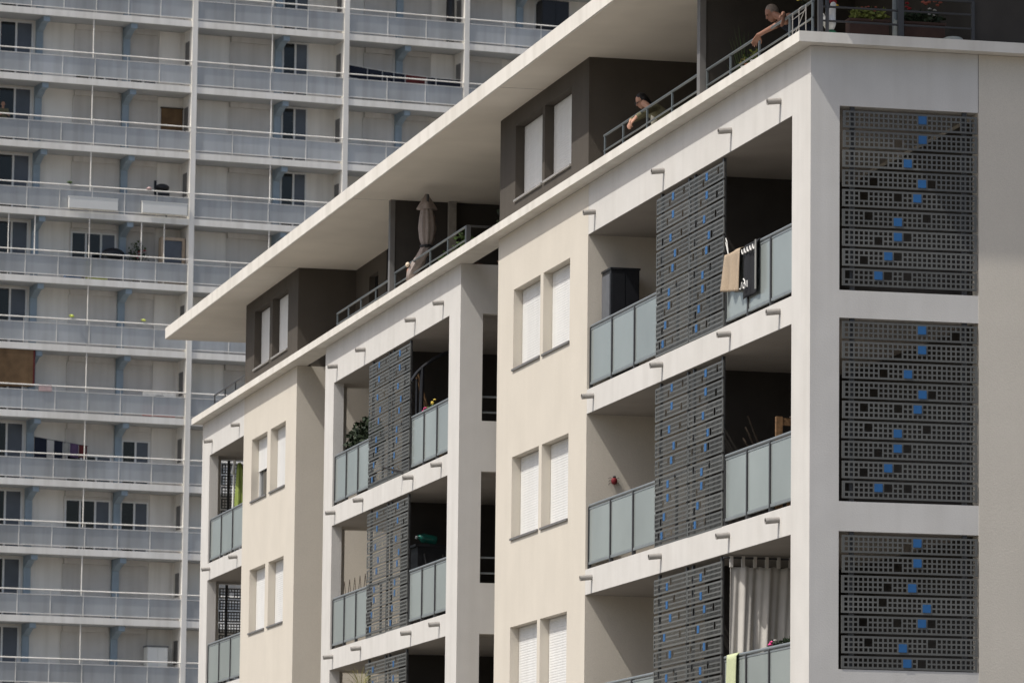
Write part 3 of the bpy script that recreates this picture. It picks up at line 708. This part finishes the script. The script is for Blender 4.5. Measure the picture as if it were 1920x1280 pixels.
t = thing('straw_hat', 'pale straw hat perched on the wooden chair backrest', 'hat', (.82, 3.2, 7.595))
MB().lathe([(.14, 0), (.145, .008), (.085, .02), (.08, .09), (.05, .115), (.005, .12)], (0, 0, 0), 16).build('brim_and_crown', 'straw', t, True)
t = thing('folded_deckchair', 'folded grey deckchair leaning beside the screens behind the middle corner balcony rail', 'deckchair', (.4, 4.6, 6.325))
for q in (0, .12, .24): MB().tube([(.62, -.1-q*.3, 0.0), (.05, -.1+q, 1.42-q*1.2)], .016, 6).build('slat', 'dark_wood', t)
# lower storey, corner bay: curtain on a rod, cloth, flowers
t = thing('curtain', 'cream tab-top curtain drawn across the lowest corner balcony, half in sun', 'curtain', (0, 4.05, 0))
cw = MB()
def cf(u, v):
    x = .08+u*1.25; z = 5.60-v*2.2; fold = .055*math.sin(u*8*PI)+.025*math.sin(u*21*PI+v*3); return (x-.05*v*math.sin(u*3), fold*(.35+.65*v), z-.018*abs(math.sin(u*6*PI))*(1-v)**6)
solid(sheet(120, 26, cf).build('cloth', 'curtain_cloth', t, True), .004)
for k in range(8): MB().box(.07+k*.17, .115+k*.17, -.022, .022, 5.58, 5.735).build('tab', 'curtain_cloth', t)
MB().tube([(-.02, 0, 5.71), (1.6, 0, 5.71)], .014, 8).build('rod', 'dark_metal', t)
RZ3 = 3.35+.985
o = drape(3.45, 3.98, .06, RZ3, .75, .78, .3, .018, 2.2, 1.0).build('towel', 'towel_green', smooth=True); solid(o, .012); tag(o, 'crumpled pale green quilted cloth hanging over the lowest corner balcony rail', 'cloth')
t = thing('flower_trough', 'narrow trough of white and pink flowers behind the lowest corner balcony rail', 'flower box', (.17, 1.7, 4.18))
MB().box(-.07, .07, -.75, .75, 0, .16).build('trough', 'slate_plastic', t)
leaves((0, 0, .2), (.06, .75, .05), 180, .035).build('foliage', 'leaf_dark', t); blooms((0, -.1, .24), (.04, .62, .03), 7, .03).build('white_flower', 'white_petal', t); blooms((0, .65, .25), (.03, .06, .02), 3, .035).build('pink_flower', 'pink_petal', t)
# second bay
t = thing('gazebo_frame', 'black metal arched gazebo frame on the upper balcony of the second bay', 'gazebo', (0, 25.0, 9.12))
MB().tube([(-.0, 0, 1.45), (.1, 0, 1.60), (.22, 0, 1.72), (.4, 0, 1.86), (.62, 0, 1.98), (.9, 0, 2.06)], .03, 8).build('arch', 'black_plastic', t)
MB().tube([(.17, 0, 0), (.2, 0, 1.70)], .04, 8).build('post', 'black_plastic', t)
MB().tube([(.12, .1, 0), (.12, .1, 1.5)], .022, 8).build('post', 'black_plastic', t)
t = thing('wooden_ladder', 'yellow wooden ladder leaning in the sun under the gazebo frame', 'ladder', (0, 26.0, 9.12))
for q in (0, .3): MB().tube([(.86+q*.1, q, 0), (.33+q*.1, q, 1.72)], .02, 6).build('rail', 'wood', t)
for k in range(5): a = .25+k*.27; MB().tube([(.86-a*.31, 0, a), (.89-a*.31, .3, a)], .012, 6).build('rung', 'wood', t)
t = thing('flower_trough', 'trough of pink, red and yellow flowers behind the upper rail of the second bay', 'flower box', (.17, 24.2, 9.76))
MB().box(-.07, .07, -.75, .75, 0, .16).build('trough', 'terracotta', t)
leaves((0, 0, .18), (.07, .7, .06), 120, .04).build('foliage', 'leaf_green', t); blooms((0, .25, .23), (.04, .22, .03), 12, .035).build('pink_flower', 'pink_petal', t)
blooms((0, .62, .21), (.03, .08, .03), 4, .03).build('red_flower', 'red_petal', t); blooms((.0, -.25, .32), (.02, .2, .06), 4, .028).build('yellow_flower', 'yellow_petal', t)
t = pot('potted_bush', 'dense dark bush in a pot behind the far rail of the second bay upper balcony', 'shrub', (.45, 31.3, 9.12), .4, .22)
foliage(t, (0, 0, .95), (.3, 1.0, .48), 1500, .06, 'leaf_dark')
t = thing('covered_barbecue', 'barbecue under a black cover on the middle balcony of the second bay', 'barbecue', (.8, 26.2, 6.325))
MB().box(-.45, .5, -.3, .3, 0, 1.33).build('cover', 'black_plastic', t); MB().box(-.5, .56, -.34, .34, 1.33, 1.375).build('lid', 'black_plastic', t)
for x in (-.3, .05, .3): MB().tube([(x, -.31, .2), (x+.08, -.33, .7), (x-.03, -.31, 1.2)], .02, 6).build('cover_fold', 'dark_metal', t)
t = thing('water_bottle', 'green plastic water bottle lying on the covered barbecue', 'bottle', (.36, 26.1, 7.705))
bt = loft([(0, 0, z) for z in (0, .01, .08, .17, .25, .3, .34, .37)], [.07, .085, .088, .08, .088, .07, .035, .026], 16, 8, .02); bo = bt.build('bottle_body', 'green_pet', t, True); bo.rotation_euler = (0, -PI/2+.15, 0); bo.location = (.38, 0, .085)
cp = MB().lathe([(.03, 0), (.03, .03), (.005, .032)], (0, 0, 0), 12).build('cap', 'enamel_white', t); cp.rotation_euler = (0, -PI/2+.15, 0); cp.location = (.02, 0, .13)
t = thing('trellis', 'expanding diamond trellis behind the far rail of the second bay middle balcony', 'trellis', (.18, 28.95, 6.9))
b = MB()
for k in range(6): b.tube([(0, .1+k*.5, 0), (0, .35+k*.5, .55)], .006, 5); b.tube([(0, .35+k*.5, .55), (0, .6+k*.5, 0)], .006, 5)
b.build('lattice', 'dark_wood', t)
t = pot('potted_palm', 'drooping yellow green plant poking out beside the lowest screens of the second bay', 'plant', (-.12, 28.6, 4.9), .18, .1)
b = MB()
for k in range(46):
    a = R.uniform(0, 2*PI); l = R.uniform(.25, .62); d = Vector((math.cos(a)*.75, math.sin(a)*1.7, 0)); p0 = Vector((0, 0, .2)); h_ = R.uniform(.3, .75)
    pts = [p0+d*l*q+Vector((0, 0, h_*q*(1.7-q))) for q in (0, .35, .7, 1)]
    for i in range(3): w_ = .014; b.add([pts[i]+Vector((0, w_, 0)), pts[i]-Vector((0, w_, 0)), pts[i+1]-Vector((0, w_*.7, 0)), pts[i+1]+Vector((0, w_*.7, 0))], [(0, 1, 2, 3)])
b.build('fronds', 'leaf_olive', t)
t = thing('hook_bracket', 'black metal bracket sticking out below the upper screens of the second bay', 'bracket', (0, 25.6, 8.95))
b = MB(); b.tube([(.05, 0, .02), (-.38, .12, .11)], .018, 6); b.tube([(.05, 0, -.02), (-.2, .06, .05)], .014, 6); b.build('arm', 'dark_metal', t)
# third bay: folded green parasol
t = thing('garden_parasol', 'folded lime green parasol with white pole on the end balcony', 'parasol', (.52, 45.7, 9.12))
MB().tube([(-.08, .3, 0), (-.06, .3, 1.4), (-.04, .34, 2.1)], .025, 8).build('pole', 'enamel_white', t)
loft([(.02, .0, .5), (.04, .0, .8), (.05, .0, 1.2), (.05, .0, 1.55), (.04, .0, 1.85), (0.02, .05, 2.02)], [.07, .115, .12, .105, .075, .03], 24, 6, .2, .2).build('canopy', 'parasol_green', t, True)
MB().capsule((-.04, .32, 2.08), (-.08, .3, 1.82), .03, .045, 10, 4).build('crank', 'enamel_white', t)
# roof terraces
t = thing('patio_umbrella', 'closed taupe patio umbrella tied with a black strap on the middle roof terrace', 'umbrella', (.3, 25.2, FZ))
MB().tube([(0, 0, 0), (0, 0, 2.22)], .024, 10).build('pole', 'dark_metal', t); MB().lathe([(.25, 0), (.25, .05), (.06, .08), (.05, .3), (.005, .3)], (0, 0, 0), 18).build('base', 'slate_plastic', t)
loft([(0, .1, 2.24), (0, .1, 2.15), (0, .09, 2.0), (0, .07, 1.8), (0, .05, 1.6), (-.01, .02, 1.4), (-.02, -.02, 1.27)], [.03, .06, .095, .13, .15, .125, .085], 30, 8, .14).build('canopy', 'umbrella_cloth', t, True)
loft([(-.02, -.02, 1.26), (-.08, .0, 1.10), (-.16, .06, .95), (-.24, .1, .80), (-.31, .12, .64)], [.088, .105, .115, .1, .05], 24, 6, .14).build('canopy_tail', 'umbrella_cloth', t, True)
loft([(0, .1, 2.17), (0, .1, 2.06), (0, .1, 1.97), (0, .1, 1.95)], [.06, .12, .17, .16], 24, 4, .16).build('vent_flap', 'umbrella_cloth', t, True)
MB().tube([(.1*math.cos(a*PI/10)-.02, .1*math.sin(a*PI/10)-.02, 1.26) for a in range(21)], .022, 8).build('strap', 'black_plastic', t)
b = MB().ball((-.31, .13, .80), (.035, .06, .075), 10, 8).build('lining', 'orange_patch', t, True); MB().ball((-.335, .12, .93), (.035, .1, .045), 10, 8).build('lining', 'cream_patch', t, True)
for k, (y, h_, m_, lab, sz) in enumerate(((24.2, .72, 'leaf_lime', 'bright lime plant trailing by the tail of the closed umbrella', .05), (23.4, .85, 'leaf_green', 'green bushy plant right of the closed umbrella on the roof terrace', .05), (22.7, .75, 'leaf_lime', 'yellow green plant behind the middle of the short terrace rail', .055), (22.0, 1.0, 'leaf_green', 'tallest leafy plant near the end of the short terrace rail', .06), (20.1, 1.15, 'leaf_dark', 'dark feathery plant right of the terrace rail end', .05))):
    t = pot('potted_plant', lab, 'plant', (.34 if k < 4 else .6, y, FZ), .3, .15, group='plants on the middle roof terrace'); foliage(t, (-.05, 0, h_*.75), (.16, .33, h_*.34), 150, sz, m_)
t = pot('dry_plant', 'small pot with a pale orange dried bloom beside the terrace rail', 'plant', (.3, 21.3, FZ), .4, .14); blooms((-.06, 0, .66), (.03, .1, .02), 3, .07).build('bloom', 'orange_patch', t); foliage(t, (-.05, 0, .55), (.1, .2, .1), 50, .045, 'leaf_olive')
t = thing('plant_stand', 'black wire plant stand below the hanging hand of the leaning person', 'plant stand', (.34, 3.9, FZ))
b = MB(); b.box(-.15, .15, -.4, .4, .68, .71); b.build('shelf', 'dark_metal', t)
for x in (-.13, .13):
    for y in (-.38, .38): MB().box(x-.012, x+.012, y-.012, y+.012, 0, .68).build('leg', 'dark_metal', t)
for k, (y, m_, lf, lab) in enumerate(((4.2, 'enamel_white', 'leaf_olive', 'white pot on the left end of the wire plant stand'), (4.0, 'orange_patch', 'leaf_green', 'orange pot in the middle of the wire plant stand'), (3.72, 'enamel_white', 'leaf_lime', 'white pot with lime leaves on the right of the wire plant stand'))):
    t = pot('flower_pot', lab, 'flower pot', (.3, y, FZ+.71), .13, .06, m_, group='pots on the wire stand'); foliage(t, (0, 0, .2), (.08, .1, .08), 40, .03, lf, False)
t = pot('tall_grass_plant', 'tall thin leaved plant beside the partition on the corner terrace', 'plant', (.55, 5.05, FZ), .35, .16)
b = MB()
for k in range(60):
    a = R.uniform(0, 2*PI); r_ = R.uniform(.05, .3); h_ = R.uniform(.5, 1.25); p1 = Vector((0, 0, .3)); p2 = Vector((math.cos(a)*r_*.4, math.sin(a)*r_*.5, .3+h_*.6)); p3 = Vector((math.cos(a)*r_, math.sin(a)*r_*1.2, .3+h_))
    for q0, q1, w_ in ((p1, p2, .01), (p2, p3, .006)): b.add([q0+Vector((0, w_, 0)), q0-Vector((0, w_, 0)), q1-Vector((0, w_*.5, 0)), q1+Vector((0, w_*.5, 0))], [(0, 1, 2, 3)])
b.build('blades', 'leaf_green', t)
t = thing('hanging_plant', 'hanging basket with a yellow flower under the roof above the leaning person', 'hanging plant', (.3, 1.15, 12.98))
MB().lathe([(.03, 0), (.11, .06), (.13, .14), (.11, .14), (.01, .12)], (0, 0, 0), 14).build('basket', 'dark_wood', t); leaves((0, 0, .1), (.16, .2, .14), 120, .05).build('foliage', 'leaf_dark', t); blooms((-.12, .02, .04), (.02, .02, .02), 2, .04).build('flower', 'yellow_petal', t); MB().tube([(0, 0, .1), (0, 0, 1.19)], .005, 5).build('cord', 'dark_metal', t)
t = thing('hanging_airer', 'thin white wire airer hooked on the corner terrace rail right of the leaning person', 'airer', (.02, .62, 12.33))
b = MB()
for y in (-.32, 0, .3): b.tube([(0, y, 0), (0, y, .43)], .008, 5)
for z in (.05, .2, .36): b.tube([(0, -.32, z), (0, .3, z-.02)], .005, 5)
b.tube([(0, -.32, .4), (0, .3, .06)], .006, 5); b.tube([(0, 0, .43), (.05, 0, .47)], .01, 5)
b.build('wires', 'spout_zinc', t)
CT = 12.302
t = thing('rooster_statue', 'white rooster figurine with red comb and green base on the corner ledge', 'figurine', (.27, .14, CT))
bd = MB(); bd.ball((.03, 0, .2), (.085, .075, .12), 14, 10); bd.capsule((.05, 0, .24), (.075, 0, .43), .07, .038, 12, 4); bd.ball((.078, 0, .445), (.042, .036, .04), 12, 8); bd.capsule((-.02, 0, .19), (-.09, 0, .27), .055, .04, 10, 4); bd.capsule((-.08, 0, .28), (-.1, 0, .05), .045, .02, 10, 4)
fused('body', bd, 'enamel_white', t, .006)
cb = MB()
for q in (-.03, -.005, .02, .04): cb.ball((.07+q, 0, .495-abs(q)*.3), (.018, .01, .026), 8, 6)
cb.build('comb', 'comb_red', t); MB().ball((.105, 0, .405), (.014, .01, .03), 8, 6).build('wattle', 'comb_red', t)
MB().tube([(.11, 0, .445), (.155, 0, .44)], [.018, .003], 8).build('beak', 'beak_yellow', t); MB().lathe([(.09, 0), (.08, .07), (.05, .1), (.005, .1)], (.045, 0, 0), 14).build('base', 'pot_green', t)
for k, (x0, x1, lab) in enumerate(((.58, 1.12, 'terracotta window box of lime geraniums beside the rooster on the corner ledge'), (1.34, 1.9, 'terracotta window box of coral, white and dark red roses on the corner ledge'))):
    t = thing('window_box', lab, 'flower box', ((x0+x1)/2, .24, CT), 0, 'window boxes on the corner ledge'); w_ = (x1-x0)/2
    b = MB(); b.box(-w_, w_, -.1, .1, .06, .25); b.box(-w_-.015, w_+.015, -.115, .115, .25, .28); b.box(-w_*.9, w_*.9, -.08, .08, 0, .06); b.build('trough', 'terracotta', t)
    leaves((0, 0, .34), (w_, .12, .08), 220, .045).build('foliage', 'leaf_lime' if k == 0 else 'leaf_dark', t)
    if k == 0: blooms((-.05, -.03, .43), (w_*.75, .05, .04), 6, .02).build('red_flower', 'coral_petal', t)
    else:
        blooms((.02, -.06, .56), (.06, .03, .05), 3, .035).build('coral_rose', 'coral_petal', t); blooms((.06, -.1, .42), (.08, .03, .06), 5, .028).build('white_rose', 'white_petal', t); blooms((-.2, -.05, .47), (.05, .03, .07), 4, .03).build('dark_rose', 'red_petal', t); blooms((.2, -.04, .56), (.05, .03, .03), 3, .03).build('coral_rose', 'coral_petal', t)
t = thing('cat_statue', 'pale weathered stone figurine at the right end of the lime window box', 'figurine', (1.215, .12, CT))  # pale cat statue with two small ears
bd = MB(); bd.ball((0, 0, .1), (.055, .05, .1), 12, 8); bd.ball((0, 0, .235), (.042, .04, .045), 12, 8); bd.capsule((-.02, 0, .27), (-.028, 0, .3), .014, .006, 8, 3); bd.capsule((.02, 0, .27), (.028, 0, .3), .014, .006, 8, 3); bd.capsule((0, 0, .15), (0, 0, .22), .045, .035, 10, 4)
fused('body', bd, 'stone_pale', t, .006)
t = thing('upturned_basin', 'pale grey upturned basin lying on the corner ledge', 'basin', (1.98, .05, CT))
MB().lathe([(.15, 0), (.155, .02), (.13, .06), (.1, .075), (.005, .078)], (0, 0, 0), 20).build('shell', 'stone_pale', t, True)
tag(solid(sheet(10, 12, lambda u, v: (.35+.0*u, 42.55+.25*u, 13.55-.75*v+.02*math.sin(9*u))).build('hanging_shirt', 'white_cloth'), .006), 'pale shirt hanging at the end terrace beside the dark top storey', 'shirt')

# ------------------------------------------------------------------ things on the tower balconies
def tthing(name, label, cat, s_, y, i, z=0, group=None): return thing(name, label, cat, tw(s_, y, zf(i)+z), TTH, group)
t = tthing('washing_line', 'sagging washing line across a high tower balcony', 'washing line', 0, 0, 1)
sag = lambda u: 1.48-.62*u+.34*u*u
MB().tube([(6.7+5.0*q/12, .25, sag(q/12)) for q in range(13)], .008, 5).build('cord', 'tower_white', t)
gm = [('navy_cloth', 'leftmost dark garment on the sagging tower washing line', .0, .17), ('navy_cloth', 'second dark garment from the left on the sagging tower washing line', .18, .30), ('navy_cloth', 'third dark garment from the left on the sagging tower washing line', .31, .40), ('navy_cloth', 'dark garment just left of the maroon cloth on the tower washing line', .41, .50), ('maroon_cloth', 'maroon cloth in the middle of the sagging tower washing line', .51, .69), ('navy_cloth', 'dark garment just right of the maroon cloth on the tower washing line', .70, .77), ('navy_cloth', 'dark blue garment at the right end of the sagging tower washing line', .78, .99)]
for m_, lab, a, b_ in gm:
    o = sheet(10, 8, lambda u, v: (5.0*(a+(b_-a)*u), .25+.02*math.sin(8*u+2*v), sag(a+(b_-a)*u)-.02-(.5-.05*R.random()*.2)*v)).build('garment', m_); o.matrix_world = Matrix.Translation(tw(6.7, 0, zf(1))) @ Matrix.Rotation(TTH, 4, 'Z'); solid(o, .01); tag(o, lab, 'garment', 'clothes on the tower washing line')
for a, b_, lab in ((-5.1, -3.08, 'wider white planter box behind the glass of a tower balcony'), (-2.05, -.18, 'narrower white planter box behind tower glass, beside the white column')):
    t = tthing('planter_box', lab, 'planter', (a+b_)/2, -.13, 3, .1, 'white planters on the tower'); w_ = (b_-a)/2
    b = MB(); b.box(-w_, w_, -.06, .06, 0, .44); b.box(-w_-.02, w_+.02, -.07, .07, .44, .47); b.build('trough', 'crate_white', t); MB().box(-w_+.03, w_-.03, -.045, .045, .47, .475).build('soil', 'dark_wood', t)
t = tthing('barbecue', 'black barbecue grill standing on a tower balcony above the white planter', 'barbecue', -.95, .6, 3)
MB().box(-.32, .2, -.2, .2, .8, 1.05).build('firebox', 'black_plastic', t); MB().ball((-.05, 0, 1.28), (.3, .22, .16), 14, 8).build('hood', 'black_plastic', t); MB().box(-.4, -.3, -.03, .03, 1.0, 1.55).build('handle', 'black_plastic', t)
for x in (-.26, .14): MB().tube([(x, 0, 0), (x, 0, .8)], .025, 6).build('leg', 'dark_metal', t)
for k, (s_, m_, lab) in enumerate(((-5.05, 'leaf_green', 'small green toy windmill on the rail above the white planters'), (-1.75, 'pink_cloth', 'small pink toy windmill on the rail above the white planters'))):
    t = tthing('toy_windmill', lab, 'toy windmill', s_, -.01, 3, 1.0); blooms((0, 0, .12), (.01, .01, .01), 1, .12).build('vanes', m_, t); MB().tube([(0, 0, -.1), (0, 0, .12)], .01, 5).build('stick', 'enamel_white', t)
for k, (s_, lab) in enumerate(((-4.85, 'left lime green flower windmill on a tower balcony rail'), (-1.85, 'right lime green flower windmill on a tower balcony rail'))):
    t = tthing('toy_windmill', lab, 'toy windmill', s_, -.01, 5, 1.03, 'lime windmills'); blooms((0, 0, .12), (.02, .01, .02), 2, .1).build('vanes', 'lime_plastic', t); MB().tube([(0, 0, -.1), (0, 0, .12)], .01, 5).build('stick', 'enamel_white', t)
t = tthing('bamboo_screen', 'brown bamboo screen fixed on a tower balcony wall by the column', 'bamboo screen', -.48, 1.2, 2, .85)
MB().box(-.45, .45, -.02, .02, 0, 1.08).build('mat', 'wicker', t); MB().box(-.48, .48, -.03, .03, 1.08, 1.14).build('top_bar', 'dark_wood', t)
t = tthing('roll_down_blind', 'brown wicker roll-down blind hanging at a tower balcony front', 'blind', -7.05, .04, 6, 0)
MB().box(-.72, .68, -.02, .02, .98, 2.42).build('mat', 'wicker', t); MB().tube([(-.74, 0, .95), (.72, 0, 1.0)], .05, 8).build('roll', 'wicker', t); MB().box(.68, .76, -.03, .03, 1.0, 2.42).build('edge_cloth', 'maroon_cloth', t)
t = tthing('beach_banner', 'white and red cloth draped inside the glass of a tower balcony', 'cloth', -1.1, .12, 6, .05)
MB().box(-.68, .68, -.01, .01, .42, 1.0).build('white_part', 'white_cloth', t); MB().box(-.68, .68, -.012, .012, 0, .42).build('red_part', 'banner_red', t); MB().ball((.0, -.012, .72), (.36, .012, .13), 14, 8).build('print', 'slate_plastic', t)
o = MB().box(-.26, .26, -.03, .05, .80, 1.06).build('dish_cloth', 'pink_cloth'); o.matrix_world = Matrix.Translation(tw(-5.85, 0, zf(6))) @ Matrix.Rotation(TTH, 4, 'Z'); tag(o, 'pink patterned cloth hung on the tower rail right of the wicker blind', 'cloth')
t = tthing('white_cupboard', 'white two-door cupboard standing on a low tower balcony', 'cupboard', -.82, .8, 10)
MB().box(-.42, .42, -.25, .25, 0, 1.66).build('body', 'crate_white', t); MB().box(-.45, .45, -.28, .28, 1.66, 1.71).build('top', 'slate_plastic', t)
for a, b_ in ((-.41, -.01), (.01, .41)): MB().box(a, b_, -.268, -.251, .05, 1.62).build('door', 'crate_white', t)
t = tthing('clothes_airer', 'clothes airer full of washing on a tower balcony below the wicker blind', 'clothes airer', -5.0, .5, 7); MB().tube([(-1.15, 0, 1.72), (1.1, 0, 1.45)], .015, 6).build('bar', 'dark_metal', t); MB().tube([(-1.1, 0, 0), (-1.1, 0, 1.72)], .015, 6).build('post', 'dark_metal', t); MB().tube([(1.05, 0, 0), (1.05, 0, 1.45)], .015, 6).build('post', 'dark_metal', t)
for a, b_, m_, l, lab in ((-1.1, -.6, 'navy_cloth', .9, 'black coat at the left end of the tower clothes airer'), (-.3, .05, 'navy_cloth', .8, 'dark trousers in the middle of the tower clothes airer'), (.08, .33, 'grey_hem', .5, 'grey shirt on the tower clothes airer'), (.36, .7, 'purple_cloth', .55, 'purple cloth on the tower clothes airer'), (.72, 1.05, 'maroon_cloth', .5, 'dark red cloth at the right end of the tower clothes airer')):
    o = sheet(8, 8, lambda u, v: (a+(b_-a)*u, .02*math.sin(7*u), 1.72-.12*(a+1.15+(b_-a)*u)-l*v)).build('garment', m_); o.matrix_world = Matrix.Translation(tw(-5.0, .48, zf(7))) @ Matrix.Rotation(TTH, 4, 'Z'); solid(o, .012); tag(o, lab, 'garment', 'washing on the tower airer')
t = tthing('black_wardrobe', 'black wardrobe on the highest tower balcony in view, right of the last shutters', 'wardrobe', 15.9, .7, 0)
MB().box(-.6, .6, -.3, .3, 0, 2.2).build('body', 'black_plastic', t)
for a, b_ in ((-.58, -.01), (.01, .58)): MB().box(a, b_, -.315, -.301, .05, 2.15).build('door', 'black_plastic', t)
t = tthing('rolled_awning', 'black rolled awning standing beside a column on the highest tower balcony in view', 'awning', 11.25, .5, 0); MB().tube([(0, 0, 0), (0, 0, 1.95)], .17, 10).build('roll', 'black_plastic', t)
t = tthing('glass_cabinet', 'cream framed glass cabinet beside the column on a cluttered tower balcony', 'cabinet', -.55, .6, 4)
for a, b_, c, d in ((-.5, -.38, .1, 1.95), (.38, .5, .1, 1.95), (-.38, .38, 1.83, 1.95), (-.38, .38, .1, .2)): MB().box(a, b_, -.2, .2, c, d).build('frame', 'straw', t)
MB().box(-.38, .38, -.15, .15, .2, 1.83).build('pane', 'blind_glass', t)
for k, (s_, h_, m_, lab) in enumerate(((-1.85, 1.45, 'leaf_dark', 'dark red flowered plant behind the rail of the cluttered tower balcony'), (-2.0, 1.75, 'leaf_green', 'climbing plant on the wall of the cluttered tower balcony'))):
    t = pot('potted_plant', lab, 'plant', tw(s_+k*.2-.1, .6+.4*k, zf(4)), .35, .18, group='plants on the cluttered tower balcony'); foliage(t, (0, 0, h_*.72), (.4, .2, h_*.3), 120, .07, m_)
    if k == 0: blooms((.1, -.1, 1.2), (.3, .1, .25), 6, .06).build('flower', 'red_petal', t)
t = tthing('striped_parasol', 'dark folded garden swing cover on the cluttered tower balcony by the window', 'cover', -3.0, .6, 4); MB().ball((0, 0, 1.1), (.5, .3, .3), 14, 8).build('cover', 'black_plastic', t); MB().box(-.45, .45, -.2, .2, 0, 1.05).build('frame', 'dark_metal', t)
t = tthing('green_crate', 'lime green crate behind the glass of the cluttered tower balcony', 'crate', -3.75, .25, 4); MB().box(-.45, .4, -.15, .15, .0, .78).build('shell', 'lime_plastic', t)
t = tthing('blue_crate', 'blue crate behind the glass of the cluttered tower balcony', 'crate', -4.75, .25, 4); MB().box(-.35, .3, -.15, .15, .0, .62).build('shell', 'blue_enamel', t)
tp = tw(-7.62, .95, zf(2))
person('small person in a dark top at a window on the far left of the tower', (tp.x, tp.y, tp.z), TTH, (tp.x, tp.y, tp.z+.9), (tp.x, tp.y-.08, tp.z+1.32), (tp.x, tp.y-.12, tp.z+1.55), (0, -1, -.1),
       [((tp.x-.2, tp.y-.2, tp.z+1.08), (tp.x-.05, tp.y-.5, tp.z+1.1), (.3, -.8, 0), (0, 0, -1), .4), ((tp.x+.24, tp.y-.2, tp.z+1.08), (tp.x+.1, tp.y-.5, tp.z+1.1), (-.3, -.8, 0), (0, 0, -1), .4)], 'skin', 'olive_cloth', 'jean_cloth', 'hair_dark', False, .5)
